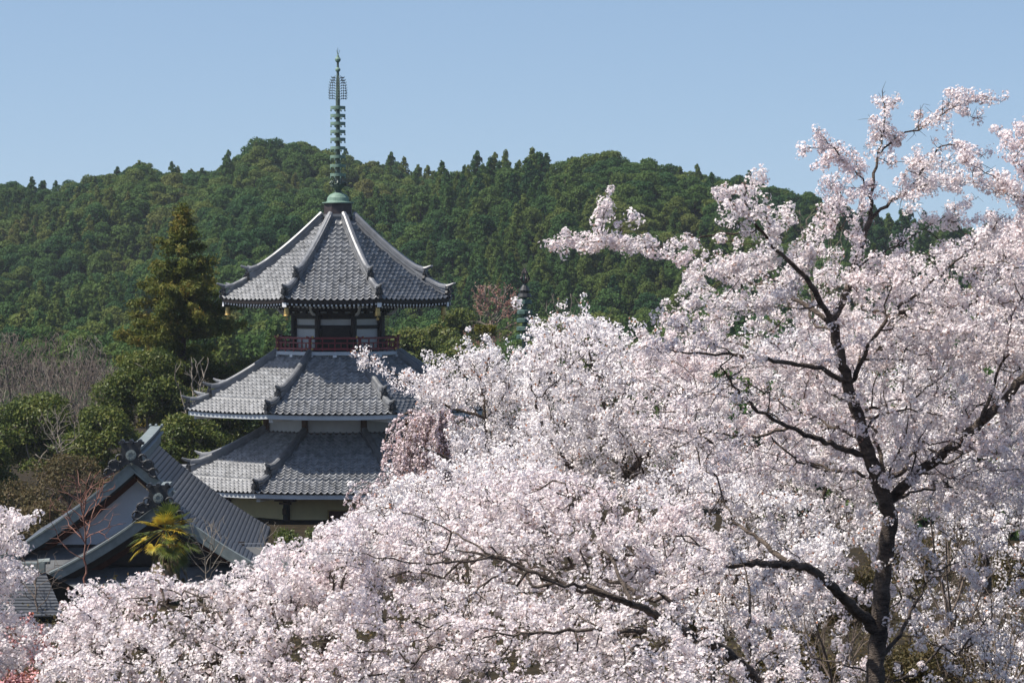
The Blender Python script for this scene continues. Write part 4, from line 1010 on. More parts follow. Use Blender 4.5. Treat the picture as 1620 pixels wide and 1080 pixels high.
# ---- cherry trees further down the slope (simpler flowers)
def mid_tree(px, D, limbs, polys, label, seed, maxn, clump=.35, size=.046, fl=18, pm=6, petal='petal'):
    rt = at(px, 1300, D); rt.z = gzf(rt.x, rt.y) - .1; T = Tree(rt, seed)
    for i, (pts, d0, d1, r0, r1) in enumerate(limbs):
        p = [at(x, y, D + d0 + (d1 - d0) * j / (len(pts) - 1)) for j, (x, y) in enumerate(pts)]
        if i == 0: p = [rt] + p
        T.limb(p, r0, r1, 0 if i == 0 else None, .2, .02)
    for poly, n, d0, d1, gap in polys: T.grow(region(poly, D + d0, D + d1, int(n * Q), seed * 10 + 3, gap + .04, .75, slant=2.5), bf=.2, step=.2)
    g = np.random.default_rng(seed + 900); ymin = min(y for x, y in polys[0][0]); sp = []
    for (xa, ya), (xb, yb) in zip(polys[0][0], polys[0][0][1:] + polys[0][0][:1]):
        if max(ya, yb) > ymin + 130: continue
        for q in range(int(math.hypot(xb - xa, yb - ya) / 13)):          # single shoots breaking the outline
            f = g.random(); x0, y0 = xa + (xb - xa) * f, ya + (yb - ya) * f; L = g.uniform(12, 46); dx = g.normal() * .6; dd = g.uniform(-1.5, 1.5)
            sp += [at(x0 + dx * t * L, y0 + 8 - t * L, D + dd) for t in (0, .35, .7, 1)]
    if sp: T.grow(np.array([tuple(p) for p in sp]), bf=.2, step=.2)
    V, Fw = T.finish(.004, .45); e = cherry('cherry_tree', rt, label, 'cherry tree')
    link('trunk', np_mesh('trunk', V, Fw, M['bark'], smooth=True), e)
    V, Fb, Cc = blossoms(T, pm, fl, size, .10, .02, False, seed, clump=clump, gap_scale=1.2, maxn=maxn, leafy=.03)
    link('crown', np_mesh('crown', V, Fb, M[petal], Cc), e); print(label[:20], len(Fb))
mid_tree(960, 62, [([(965, 800), (992, 750), (985, 700), (950, 640), (944, 600), (930, 555)], 0, 0, .16, .02), ([(975, 712), (956, 704), (945, 660)], 0, 1, .05, .02),
                   ([(992, 750), (1040, 700), (1060, 620), (1050, 570)], 0, 1, .07, .015), ([(965, 800), (900, 740), (860, 680), (840, 600)], 0, -1.5, .08, .015), ([(950, 640), (900, 560), (870, 515)], 0, .6, .02, .006)],
         [([(830, 600), (845, 520), (880, 498), (930, 508), (960, 512), (1000, 530), (1060, 545), (1120, 560), (1160, 640), (1150, 760), (1000, 800), (860, 780), (820, 700)], 3000, -3, 3, .34)],
         'round-headed cherry tree below the level of the main crown, before the far bronze spire', 12, 200000)
mid_tree(760, 68, [([(770, 830), (775, 740), (767, 658), (762, 600), (775, 560)], 0, 0, .15, .015), ([(767, 658), (720, 650), (660, 610), (610, 585), (585, 570), (566, 556)], 0, -1, .035, .005),
                   ([(775, 740), (820, 690), (830, 640)], 0, 1, .06, .01), ([(775, 760), (700, 720), (650, 700)], 0, -1, .05, .01), ([(762, 600), (740, 570), (700, 570)], 0, 0, .02, .006)],
         [([(660, 640), (680, 585), (720, 575), (760, 555), (800, 545), (850, 590), (870, 700), (860, 800), (740, 800), (715, 720), (700, 650)], 1700, -2.5, 2.5, .36),
          ([(556, 570), (562, 545), (578, 548), (585, 575), (640, 590), (690, 590), (680, 630), (620, 615), (590, 590)], 110, -1.6, -.4, .1)],
         'cherry tree stretching one long spray in front of the red pagoda balcony', 13, 170000)
mid_tree(640, 58, [([(700, 960), (690, 880), (670, 820), (640, 790)], 0, 0, .12, .02), ([(690, 880), (740, 800), (780, 760)], 0, 0, .06, .01), ([(690, 880), (620, 850), (580, 820)], 0, -.5, .04, .008)],
         [([(545, 830), (590, 790), (640, 760), (720, 735), (840, 720), (900, 760), (880, 860), (700, 880), (560, 870)], 1500, -2.5, 2.5, .36)],
         'cherry tree with low blossom hiding the foot of the pagoda below the weeping cherry', 14, 120000)
mid_tree(1280, 60, [([(1290, 900), (1285, 800), (1270, 720), (1250, 640), (1240, 570)], 0, 0, .16, .02), ([(1285, 800), (1200, 740), (1150, 680)], 0, 1, .07, .015), ([(1270, 720), (1340, 640), (1380, 570)], 0, -1, .07, .015)],
         [([(1070, 640), (1090, 560), (1150, 570), (1230, 530), (1320, 510), (1420, 500), (1480, 560), (1480, 760), (1420, 860), (1200, 860), (1080, 780)], 2600, -3, 3, .38)],
         'cherry tree filling the gap directly behind the main forked trunk', 15, 170000)
mid_tree(1560, 60, [([(1560, 900), (1550, 800), (1560, 700), (1540, 600), (1530, 500)], 0, 0, .16, .02), ([(1550, 800), (1620, 720), (1680, 640)], 0, 1, .07, .015), ([(1560, 700), (1490, 620), (1460, 560)], 0, -1, .07, .015)],
         [([(1420, 560), (1440, 500), (1500, 470), (1560, 440), (1620, 425), (1700, 430), (1720, 700), (1680, 840), (1500, 830), (1420, 780)], 2400, -3, 3, .38)],
         'cherry tree behind the long rising branch of the main tree, lilac white in shade', 16, 170000)
mid_tree(1120, 52, [([(1130, 1100), (1120, 980), (1100, 880), (1080, 800)], 0, 0, .14, .02), ([(1120, 980), (1180, 900), (1220, 820)], 0, 0, .05, .015), ([(1120, 980), (1050, 900), (1010, 830)], 0, 0, .05, .015)],
         [([(1000, 780), (1100, 740), (1240, 780), (1330, 860), (1340, 940), (1280, 1000), (1150, 1000), (1000, 930)], 1500, -2, 2, .42)],
         'cherry tree seen between the main tree and the thick climbing branch', 17, 90000)
mid_tree(1500, 54, [([(1500, 1200), (1500, 1080), (1510, 960), (1530, 880)], 0, 0, .14, .02), ([(1500, 1080), (1560, 980), (1600, 900)], 0, 0, .05, .015), ([(1500, 1080), (1450, 980), (1430, 900)], 0, 0, .05, .015)],
         [([(1400, 860), (1480, 820), (1640, 820), (1660, 1100), (1560, 1100), (1480, 1040), (1420, 960)], 700, -2, 2, .52)],
         'thin cherry tree with sparse blossom over brown undergrowth at the lower corner', 18, 50000, clump=.5)
# ---- weeping cherry before the pagoda
D = 100.0; rt = at(688, 900, D); rt.z = gzf(rt.x, rt.y); T = Tree(rt, 30)
T.limb([rt, at(688, 800, D), at(690, 720, D), at(692, 660, D)], .22, .06, 0, .3)
g = np.random.default_rng(9)
for i in range(210):
    a = g.uniform(0, 2 * math.pi); rr = g.uniform(.2, 1.75); z0 = at(668, g.uniform(632, 700), D).z
    top_ = Vector((rt.x + .15 + rr * .5 * math.cos(a), rt.y + rr * .5 * math.sin(a), z0))
    drop = g.uniform(1.2, 2.8); p = [np.array(rt) * 0 + np.array((rt.x + .1, rt.y, z0 - .6)), np.array(top_), np.array((rt.x + rr * math.cos(a) * .95, rt.y + rr * math.sin(a), z0 - .5)), np.array((rt.x + rr * math.cos(a) * 1.1 + g.normal() * .1, rt.y + rr * math.sin(a), z0 - drop))]
    T.limb(p, .02, .006, None, .25, .02)
V, Fw = T.finish(.006, .4); e = cherry('weeping_cherry', rt, 'weeping cherry with hanging pale pink strands against the pagoda roofs', 'cherry tree')
link('trunk', np_mesh('trunk', V, Fw, M['twig'], smooth=True), e)
V, Fb, Cc = blossoms(T, 14, 5, .06, .05, .03, False, 30, clump=.25, gap_scale=1.0, maxn=90000, leafy=.04)
link('crown', np_mesh('crown', V, Fb, M['petal_pink'], Cc), e)
# second, lower weeping cherry in front of the lower roof
D = 112.0; rt = at(600, 920, D); rt.z = gzf(rt.x, rt.y); T = Tree(rt, 33)
T.limb([rt, at(600, 840, D), at(603, 770, D)], .15, .05, 0, .3)
for i in range(80):
    a = g.uniform(0, 2 * math.pi); rr = g.uniform(.2, 1.2); z0 = at(600, g.uniform(752, 800), D).z
    p = [np.array((rt.x, rt.y, z0 - .4)), np.array((rt.x + rr * .5 * math.cos(a), rt.y + rr * .5 * math.sin(a), z0)), np.array((rt.x + rr * math.cos(a), rt.y + rr * math.sin(a), z0 - .4)), np.array((rt.x + rr * math.cos(a) * 1.15, rt.y + rr * math.sin(a), z0 - g.uniform(1, 2.2)))]
    T.limb(p, .02, .006, None, .25, .02)
V, Fw = T.finish(.006, .4); e = cherry('weeping_cherry', rt, 'small weeping cherry drooping over the edge of the lowest pagoda roof', 'cherry tree')
link('trunk', np_mesh('trunk', V, Fw, M['twig'], smooth=True), e)
V, Fb, Cc = blossoms(T, 14, 5, .06, .05, .03, False, 31, clump=.25, gap_scale=1.0, maxn=40000, leafy=.04)
link('crown', np_mesh('crown', V, Fb, M['petal_pink'], Cc), e)
# ---- rose-coloured tree in the bottom corner
D = 44.0; rt = at(10, 1300, D); rt.z = gzf(rt.x, rt.y); T = Tree(rt, 34)
T.limb([rt, at(15, 1120, D), at(20, 1040, D), at(25, 990, D)], .07, .02, 0, .2)
T.grow(region([(-60, 1000), (0, 985), (40, 970), (75, 985), (90, 1030), (80, 1100), (-60, 1100)], 42.5, 45, 260, 341, .3), bf=.2, step=.12)
V, Fw = T.finish(.003, .45); e = cherry('rose_pink_tree', rt, 'small rose pink blossoming tree low in the corner below the temple', 'blossom tree')
link('trunk', np_mesh('trunk', V, Fw, M['redtwig'], smooth=True), e)
V, Fb, Cc = blossoms(T, 22, 5, .036, .04, .02, False, 35, clump=.35, maxn=26000, leafy=.25)
link('crown', np_mesh('crown', V, Fb, M['petal_red'], Cc), e)
#%%GREEN
# ------------------------------------------------------------------ green trees
M['leaf_hill'] = leaf_mat('hill_foliage', [(.018, .052, .024), (.034, .086, .028), (.066, .122, .030), (.118, .152, .034), (.145, .125, .040)], .35, .7, .15, inst=True, nscale=.014, amt=.5)
M['leaf_ever'] = leaf_mat('evergreen_leaf', [(.030, .052, .014), (.064, .096, .020), (.13, .155, .03), (.24, .22, .06)], .35, .5, .28, nscale=.35, amt=.6)
M['leaf_yel'] = leaf_mat('yellow_green_leaf', [(.06, .07, .015), (.13, .13, .025), (.20, .18, .04)], .35, .5, .4, nscale=.35, amt=.6)
M['leaf_cedar'] = leaf_mat('cedar_foliage', [(.038, .064, .015), (.084, .112, .020), (.165, .155, .026), (.28, .15, .035)], .35, .6, .2, nscale=.6, amt=.35)
M['leaf_brown'] = leaf_mat('brown_shrub_leaf', [(.05, .05, .018), (.10, .08, .03), (.16, .10, .045)], .3, .6, .3, nscale=.5, amt=.6)
def crown_pts(g, kind, n, W, H, lobes=14):
    """points+normals of a crown of unit foot at z=0: W radius, H height"""
    if kind == 'cone':                                   # conifer: drooping boughs stacked up a cone
        nb = lobes * 4; zb = np.linspace(0, 1, nb) ** 1.1; a = g.uniform(0, 2 * math.pi, nb); rr = W * (1 - zb) ** .75 * g.uniform(.7, 1.1, nb)
        c = np.stack([np.cos(a) * rr * .6, np.sin(a) * rr * .6, zb * H * .96 + .02 * H], 1); s = np.stack([W * .30 * (1.15 - zb * .8)] * 3, 1) * g.uniform(.8, 1.3, (nb, 1)); s[:, 2] *= 1.15
    else:
        a = g.uniform(0, 2 * math.pi, lobes); u = g.uniform(-.35, 1, lobes); q = np.sqrt(np.clip(1 - u * u, 0, 1)) * g.uniform(.5, 1, lobes)
        c = np.stack([np.cos(a) * q * W * .74, np.sin(a) * q * W * .74, H * .48 + u * H * .40], 1); s = np.full((lobes, 3), W * (.40 if lobes < 30 else .27)) * g.uniform(.4, 1.35, (lobes, 1)); s[:, 2] *= .8
    vol = s.prod(1) ** (2 / 3); k = g.choice(len(c), n, p=vol / vol.sum())
    d = g.normal(size=(n, 3)); d /= np.linalg.norm(d, axis=1)[:, None]; d[:, 2] = np.where(d[:, 2] < -.3, -d[:, 2], d[:, 2])
    return c[k] + d * s[k] * g.uniform(.75, 1.08, (n, 1)), d
protos = bpy.data.collections.new('tree_prototypes')
PRO = []
for i in range(8):
    g = np.random.default_rng(100 + i); kind = 'cone' if i in (1, 4, 6) else 'round'
    W, H = ((2.4, 6.4) if kind == 'cone' else (g.uniform(2.6, 3.2), g.uniform(4.8, 6.0)))
    p, d = crown_pts(g, kind, 3200, W, H, 11 if kind == 'cone' else 20)
    V, Fc = scatter(LEAF4, LF4, p, rand_rot(len(p), d, .6, g), g.uniform(.26, .50, len(p)))
    mb = MB(); mb.tube([(0, 0, -1.5), (0, 0, H * .75)], [.16, .05], 5); tv = np.array(mb.v); tf = [np.array([f for f in mb.f if len(f) == 4])]
    me = np_mesh('hill_tree_crown', np.concatenate([V, tv]), [Fc, tf[0] + len(V)], [M['leaf_hill'], M['cedarbark']], midx=np.concatenate([np.zeros(len(Fc)), np.ones(len(tf[0]))]))
    o = bpy.data.objects.new('hill_tree_form', me); protos.objects.link(o); PRO.append((me, W, H, kind))
# scatter positions
g = np.random.default_rng(2024); pts = []
def scatter_zone(n, y0, y1, mind):
    yy = np.sqrt(g.uniform(y0 ** 2, y1 ** 2, n)); xx = (g.uniform(-1, 1, n)) * (yy * .175 + 8); return np.stack([xx, yy], 1)
cand = np.concatenate([scatter_zone(26000, 500, 812, 0), scatter_zone(4200, 335, 500, 0), np.stack([g.uniform(12, 85, 900), g.uniform(165, 335, 900)], 1), np.stack([g.uniform(60, 130, 500), g.uniform(335, 500, 500)], 1)])
cell = {}; keep = []
for i, (x, y) in enumerate(cand):
    md = 3.75 if y > 500 else 4.6; k = (int(x // md), int(y // md)); ok = True
    for a in (-1, 0, 1):
        for b in (-1, 0, 1):
            for j in cell.get((k[0] + a, k[1] + b, md), ()):
                if (cand[j, 0] - x) ** 2 + (cand[j, 1] - y) ** 2 < md * md * .8: ok = False
    if ok: cell.setdefault((k[0], k[1], md), []).append(i); keep.append(i)
cand = cand[keep]; z = ground_z(cand[:, 0], cand[:, 1])
px = cand[:, 0] / cand[:, 1] * F + 810
ok = ~((px < 205) & (cand[:, 1] < 375)) & ~((cand[:, 1] < 335) & (px < 1050)); cand = cand[ok]; z = z[ok]
sc = g.uniform(.65, 1.4, len(cand)) * (1 + .25 * (vnoise(np.stack([cand[:, 0] * .05, cand[:, 1] * .05, cand[:, 0] * 0], 1), 60) - .5)); rz = g.uniform(0, 6.28, len(cand))
kn = vnoise(np.stack([cand[:, 0] * .04, cand[:, 1] * .02, cand[:, 0] * 0], 1), 61); ix = np.where(kn + g.normal(size=len(kn)) * .18 > .57, g.choice([1, 4, 6], len(kn)), g.choice([0, 2, 3, 5, 7], len(kn)))
tilt = g.normal(size=(len(cand), 2)) * .06
# trees that stand out on the skyline become things of their own
def sky_px(x, y, zz): return 430 - (zz - CAMZ) / y * F
py = sky_px(cand[:, 0], cand[:, 1], z + sc * 5.5); px = cand[:, 0] / cand[:, 1] * F + 810
col_best = {}
for i in np.argsort(py):
    c = int(px[i] // 42)
    if 0 <= c < 39 and c not in col_best: col_best[c] = i
solo = sorted(col_best.values())
def ridge_label(p):
    return None
for j, i in enumerate(solo):
    me, W, H, kind = PRO[ix[i]]; k = float(sc[i]) * 1.08
    o = bpy.data.objects.new('ridge_tree', None); C.objects.link(o); o.location = (cand[i, 0], cand[i, 1], z[i] - .3); o.rotation_euler = (0, 0, rz[i]); o.scale = (k * .95, k * .95, k)
    props(o, 'pointed dark conifer among the trees lining the wooded ridge against the sky' if kind == 'cone' else 'rounded dark tree among the trees lining the wooded ridge against the sky', 'tree', 'pointed trees along the hill ridge' if kind == 'cone' else 'rounded trees along the hill ridge')
    c = bpy.data.objects.new('crown', me); C.objects.link(c); c.parent = o
rest = np.array([i for i in range(len(cand)) if i not in set(solo)])
fo = bpy.data.meshes.new('forest'); fo.vertices.add(len(rest)); fo.vertices.foreach_set('co', np.stack([cand[rest, 0], cand[rest, 1], z[rest] - .3], 1).astype(np.float32).ravel())
for nm, ty, val in (('iscale', 'FLOAT', sc[rest]), ('irot', 'FLOAT_VECTOR', np.stack([tilt[rest, 0], tilt[rest, 1], rz[rest]], 1)), ('iidx', 'INT', ix[rest])):
    a = fo.attributes.new(nm, ty, 'POINT'); a.data.foreach_set('vector' if ty == 'FLOAT_VECTOR' else 'value', np.ascontiguousarray(val).astype(np.int32 if ty == 'INT' else np.float32).ravel())
fob = bpy.data.objects.new('forest', fo); C.objects.link(fob)
props(fob, 'dense dark green mixed forest covering the hills behind the pagoda', 'forest', kind='stuff')
ng = bpy.data.node_groups.new('forest', 'GeometryNodeTree')
ng.interface.new_socket('Geometry', in_out='INPUT', socket_type='NodeSocketGeometry'); ng.interface.new_socket('Geometry', in_out='OUTPUT', socket_type='NodeSocketGeometry')
N = ng.nodes; gi = N.new('NodeGroupInput'); go = N.new('NodeGroupOutput'); ins = N.new('GeometryNodeInstanceOnPoints'); ci = N.new('GeometryNodeCollectionInfo')
ci.inputs['Collection'].default_value = protos; ci.inputs['Separate Children'].default_value = True; ci.inputs['Reset Children'].default_value = True
ins.inputs['Pick Instance'].default_value = True
def nattr(nm, ty): n = N.new('GeometryNodeInputNamedAttribute'); n.data_type = ty; n.inputs['Name'].default_value = nm; return n.outputs['Attribute']
ng.links.new(gi.outputs[0], ins.inputs['Points']); ng.links.new(ci.outputs[0], ins.inputs['Instance'])
ng.links.new(nattr('iidx', 'INT'), ins.inputs['Instance Index']); ng.links.new(nattr('irot', 'FLOAT_VECTOR'), ins.inputs['Rotation']); ng.links.new(nattr('iscale', 'FLOAT'), ins.inputs['Scale'])
ng.links.new(ins.outputs[0], go.inputs[0]); md = fob.modifiers.new('forest', 'NODES'); md.node_group = ng
print('forest', len(rest), 'solo', len(solo))

def leafy_tree(name, px, py_top, py_base, D, width_px, label, m, seed, kind='round', n=14000, leaf=.16, lobes=40, cat='tree', group=None, bark='pale', base=None, trunk_r=.15):
    g = np.random.default_rng(seed); topz = at(px, py_top, D).z; W = width_px / F * D / 2; rt = at(px, py_base, D); gz_ = gzf(rt.x, rt.y)
    botz = at(px, py_base, D).z; rt = Vector((rt.x, rt.y, gz_)); H = topz - botz
    p, d = crown_pts(g, kind, n, W, H, lobes); p[:, 2] += botz - gz_
    p += g.normal(size=p.shape) * .08
    V, Fc = scatter(LEAF4, LF4, p, rand_rot(n, d, .8, g), leaf * g.uniform(.7, 1.3, n)); V += np.array(rt)
    e = empty(name, rt, label, cat, group)
    T = Tree(rt, seed); mid_ = Vector((rt.x, rt.y, botz + H * .3)); T.limb([rt, (rt + mid_) / 2, mid_], trunk_r, trunk_r * .6, 0, .4)
    q = p[g.choice(n, 70, replace=False)] + np.array(rt); T.grow(q, bf=.3, step=.5); TV, TF = T.finish(.02, .5)
    link('trunk', np_mesh('trunk', TV, TF, M[bark], smooth=True), e); link('crown', np_mesh('crown', V, Fc, m), e); return e
# tall cedar
def cedar(px, py_top, py_base, D, width_px, label, seed):
    g = np.random.default_rng(seed); topz = at(px, py_top, D).z; rt = at(px, 600, D); rt.z = gzf(rt.x, rt.y); W = width_px / F * D / 2; botz = at(px, py_base, D).z; H = topz - botz
    nb = 150; h = np.sort(g.random(nb)) ** .9; ang = g.uniform(0, 6.28, nb); prof = np.interp(h, [0, .15, .4, .6, .76, .92, 1], [.98, 1, .9, .70, .44, .15, .03])
    T = Tree(rt, seed); T.limb([rt, Vector((rt.x, rt.y, botz)), Vector((rt.x + .1, rt.y, topz))], .3, .03, 0, .4, .01)
    P = []; Dn = []
    for i in range(nb):
        L = W * prof[i] * g.uniform(.45, 1.2); zz = botz + h[i] * H; dr = Vector((math.cos(ang[i]), math.sin(ang[i]), 0)); a = Vector((rt.x, rt.y, zz)); tip = a + dr * L + Vector((0, 0, L * g.uniform(-.12, .22)))
        T.limb([a, (a + tip) / 2 - Vector((0, 0, .12 * L)), tip], .03, .008, None, .4, .01)
        m = int(25 + L * 85); t = (g.integers(1, 6, m) / 5.0 + g.normal(size=m) * .035)[:, None] * g.uniform(.92, 1.0); c = np.array(a) * (1 - t) + np.array(tip) * t
        nd = g.integers(2, 5); off = g.normal(size=(m, 3)) * (.10 + .12 * (1 - np.abs(t - .7))) * np.array([1, 1, .8]); c = c + off; c[:, 2] -= np.abs(g.normal(size=m)) * .12
        P.append(c); dd = off / (np.linalg.norm(off, axis=1)[:, None] + 1e-6) + np.array([dr.x, dr.y, .3]) * .4; Dn.append(dd)
    P = np.concatenate(P); Dn = np.concatenate(Dn)
    k = 2; P = np.repeat(P, k, 0) + g.normal(size=(len(P) * k, 3)) * .05; Dn = np.repeat(Dn, k, 0)
    V, Fc = scatter(LEAF4 * np.array([.6, 1.3, 1]), LF4, P, rand_rot(len(P), Dn, .8, g), .23 * g.uniform(.7, 1.3, len(P)))
    e = empty('cedar_tree', rt, label, 'cedar'); TV, TF = T.finish(.01, .4)
    link('trunk', np_mesh('trunk', TV, TF, M['cedarbark'], smooth=True), e); link('crown', np_mesh('crown', V, Fc, M['leaf_cedar']), e); print('cedar', len(Fc))
cedar(290, 326, 660, 212, 210, 'tall pointed cedar with olive and rusty foliage standing beside the pagoda', 71)
LE = M['leaf_ever']
leafy_tree('evergreen_tree', 235, 556, 730, 203, 190, 'glossy broadleaf evergreen growing below the tall cedar', LE, 201, n=17000, leaf=.2)
leafy_tree('evergreen_tree', 345, 600, 760, 204, 150, 'broadleaf evergreen squeezed between the cedar and the pagoda eaves', LE, 202, n=14000, leaf=.2)
leafy_tree('evergreen_tree', 395, 640, 780, 206, 110, 'dark evergreen seen between the middle and lowest pagoda roofs', LE, 203, n=10000, leaf=.2)
leafy_tree('yellow_green_tree', 390, 566, 650, 213, 110, 'yellow-green sunlit bush tree just behind the pagoda middle roof', M['leaf_yel'], 204, n=8000, leaf=.18)
leafy_tree('evergreen_tree', 60, 628, 800, 196, 210, 'wide olive green evergreen at the edge of the valley, left of the cedar group', LE, 205, n=18000, leaf=.2)
leafy_tree('evergreen_tree', 165, 640, 800, 192, 150, 'dark glossy evergreen just above the temple ridge', LE, 206, n=13000, leaf=.2)
leafy_tree('evergreen_tree', 290, 650, 800, 194, 150, 'evergreen bush filling the gap behind the temple ridge end', LE, 207, n=12000, leaf=.2)
leafy_tree('evergreen_tree', -20, 690, 850, 188, 120, 'small evergreen cut by the picture edge above the cherry sprays', LE, 208, n=9000, leaf=.2)
leafy_tree('brown_shrub', 110, 715, 830, 178, 150, 'brown leafed shrub above the temple gable', M['leaf_brown'], 209, n=4200, leaf=.15, bark='twig', cat='shrub')
leafy_tree('brown_shrub', 30, 760, 880, 172, 140, 'olive brown shrub behind the cherry sprays at the edge', M['leaf_brown'], 210, n=4500, leaf=.15, bark='twig', cat='shrub')
leafy_tree('brown_shrub', 175, 755, 830, 170, 70, 'small russet shrub touching the temple gable roof', M['leaf_brown'], 211, n=2200, leaf=.14, bark='twig', cat='shrub')
leafy_tree('brown_shrub', 70, 790, 880, 165, 120, 'dull olive shrub behind the temple gable verge', M['leaf_brown'], 212, n=4500, leaf=.14, bark='twig', cat='shrub')
leafy_tree('brown_shrub', 20, 830, 930, 160, 120, 'dull brown shrub low at the picture edge behind the side building', M['leaf_brown'], 213, n=4500, leaf=.14, bark='twig', cat='shrub')
leafy_tree('evergreen_shrub', 452, 838, 900, 158, 70, 'dark clipped shrub before the cream wall of the pagoda', LE, 214, n=4000, leaf=.12, cat='shrub')
leafy_tree('evergreen_shrub', 510, 835, 900, 156, 80, 'dark shrub under the gold-framed window of the pagoda', LE, 215, n=4000, leaf=.12, cat='shrub')
# hill-foot trees between the pagoda and the blossoms
for i, (x, yt, yb, D_, w, lb) in enumerate(((655, 520, 640, 300, 120, 'dark evergreen at the hill foot beside the pagoda balcony'), (740, 535, 640, 290, 130, 'dark evergreen at the hill foot behind the long cherry spray'),
                                      (600, 560, 660, 280, 120, 'dark evergreen hidden partly by the pagoda middle roof'), (720, 490, 600, 330, 130, 'mid green tree below the hill beside the red budding tree'),
                                      (900, 500, 600, 320, 150, 'mid green tree behind the bronze spire'))):
    leafy_tree('evergreen_tree', x, yt, yb, D_, w, lb, LE, 220 + i, n=9000, leaf=.32)
# bare trees
def bare_tree(px, py_top, py_bot, D, w, label, mt, seed, n=160, r=.09, group=None, name='bare_tree', rmin=.012, up=.55, base_px=None):
    rt = at(base_px or px, py_bot, D); rt.z = gzf(rt.x, rt.y); g = np.random.default_rng(seed); T = Tree(rt, seed)
    zt = at(px, py_top, D).z; zb = at(px, py_bot, D).z; W = w / F * D / 2; H = zt - zb
    T.limb([rt, Vector((rt.x, rt.y, zb)), Vector((rt.x + g.normal() * .2, rt.y, zb + H * .4))], r, r * .6, 0, .3, .03)
    for j in range(5):
        a = g.uniform(0, 6.28); p0 = Vector((rt.x, rt.y, zb + H * g.uniform(.05, .4))); p1 = p0 + Vector((math.cos(a) * W * .5, math.sin(a) * W * .5, H * .35)); p2 = p1 + Vector((math.cos(a) * W * .3, math.sin(a) * W * .3, H * .25))
        T.limb([p0, p1, p2], r * .5, r * .2, None, .3, .03)
    u = g.random(n) ** .7; a = g.uniform(0, 6.28, n); q = np.sqrt(g.random(n)) * W * (1 - .35 * u)
    T.grow(np.stack([rt.x + np.cos(a) * q, rt.y + np.sin(a) * q, zb + H * (.15 + .85 * u)], 1), bf=.5, step=.3, jit=.04)
    V, Fc = T.finish(rmin, .42); e = empty(name, rt, label, 'bare tree', group); link('trunk', np_mesh('trunk', V, Fc, mt, smooth=True), e); return T, e
g = np.random.default_rng(5)
for i in range(16):
    x = -10 + i * 14 + g.uniform(-6, 6); bare_tree(x, 535 + g.uniform(-14, 38) + max(0, i - 9) * 8, 690, 262 + g.uniform(-14, 30), 85, 'leafless grey-brown tree in the stand at the hill foot behind the evergreens', M['pale' if i % 3 == 1 else 'twig'], 300 + i, n=420, group='bare trees at the foot of the hill', rmin=.013)
bare_tree(305, 560, 690, 200, 75, 'pale leafless tree with forked limbs in front of the cedar', M['pale'], 330, n=60, r=.13, rmin=.022)
bare_tree(95, 640, 740, 184, 90, 'pale twiggy tree among the olive evergreens', M['pale'], 331, n=110, r=.06, rmin=.014)
bare_tree(135, 745, 880, 134, 150, 'leafless reddish-twigged tree before the white temple gable', M['redtwig'], 332, n=170, r=.06, rmin=.010)
bare_tree(330, 815, 930, 130, 90, 'thin leafless grey shrub beside the palm', M['pale'], 333, n=90, r=.04, rmin=.008)
bare_tree(425, 820, 900, 128, 60, 'sparse leafless twigs before the dark roof and cream pagoda wall', M['pale'], 334, n=26, r=.03, rmin=.009)
bare_tree(60, 870, 960, 126, 130, 'leafless tree with crossing twigs before the low pent roof', M['twig'], 335, n=70, r=.04, rmin=.008)
bare_tree(890, 462, 560, 240, 90, 'pale leafless tree with slanting twigs beside the bronze spire', M['pale'], 336, n=60, r=.06, rmin=.018)
bare_tree(1290, 330, 520, 70, 120, 'thin leafless twigs tangled inside the gap of the main crown', M['pale'], 337, n=150, r=.03, rmin=.005, base_px=1290)
T, e = bare_tree(780, 448, 540, 245, 105, 'budding tree with dull red leaves beside the bronze spire', M['pale'], 338, n=160, r=.09, rmin=.02, name='red_budding_tree')
V, Fb, Cc = blossoms(T, 5, 3, .13, .16, .05, False, 339, clump=.42, gap_scale=.5, maxn=5000, leafy=.0)
link('crown', np_mesh('crown', V, Fb, petal_mat('red_bud', (.40, .24, .20)), Cc), e)
# broken pale trunk
rt = at(773, 640, 150); rt.z = gzf(rt.x, rt.y); e = empty('dead_tree', rt, 'tall pale cut-off trunk standing upright among the blossoms', 'dead tree'); T = Tree(rt, 340)
T.limb([rt, at(774, 600, 150), at(773, 540, 150), at(774, 524, 150)], .16, .10, 0, .3, .02); T.limb([at(773, 545, 150), at(760, 530, 150), at(757, 522, 150)], .07, .05, None, .2, .01); T.limb([at(773, 540, 150), at(785, 520, 150)], .06, .05, None, .2, .01)
V, Fc = T.finish(); link('trunk', np_mesh('trunk', V, Fc, M['pale'], smooth=True), e)
g = np.random.default_rng(8); p = np.array([at(765 + g.uniform(-14, 20), 524 + g.uniform(-10, 6), 150 + g.uniform(-.4, .4)) for _ in range(420)])
V, Fc = scatter(LEAF4, LF4, p, rand_rot(len(p), None, .5, g), .16); link('crown', np_mesh('crown', V, Fc, M['leaf_yel']), e)
# thicket of brown scrub below the blossoms, lower right
for i, (x, yt, yb, D_, w, lb) in enumerate(((1500, 760, 1080, 50, 200, 'dense grey-brown leafless bush under the rising branch of the main tree'), (1180, 920, 1200, 46, 220, 'brown leafless scrub beneath the thick climbing branch'),
                                      (1330, 960, 1200, 47, 220, 'leafless scrub at the foot of the main trunk'), (1560, 930, 1200, 48, 220, 'tangled brown scrub in the lower corner'))):
    bare_tree(x, yt, yb, D_, w, lb, M['twig'], 350 + i, n=520, r=.05, rmin=.0035, name='bare_shrub')
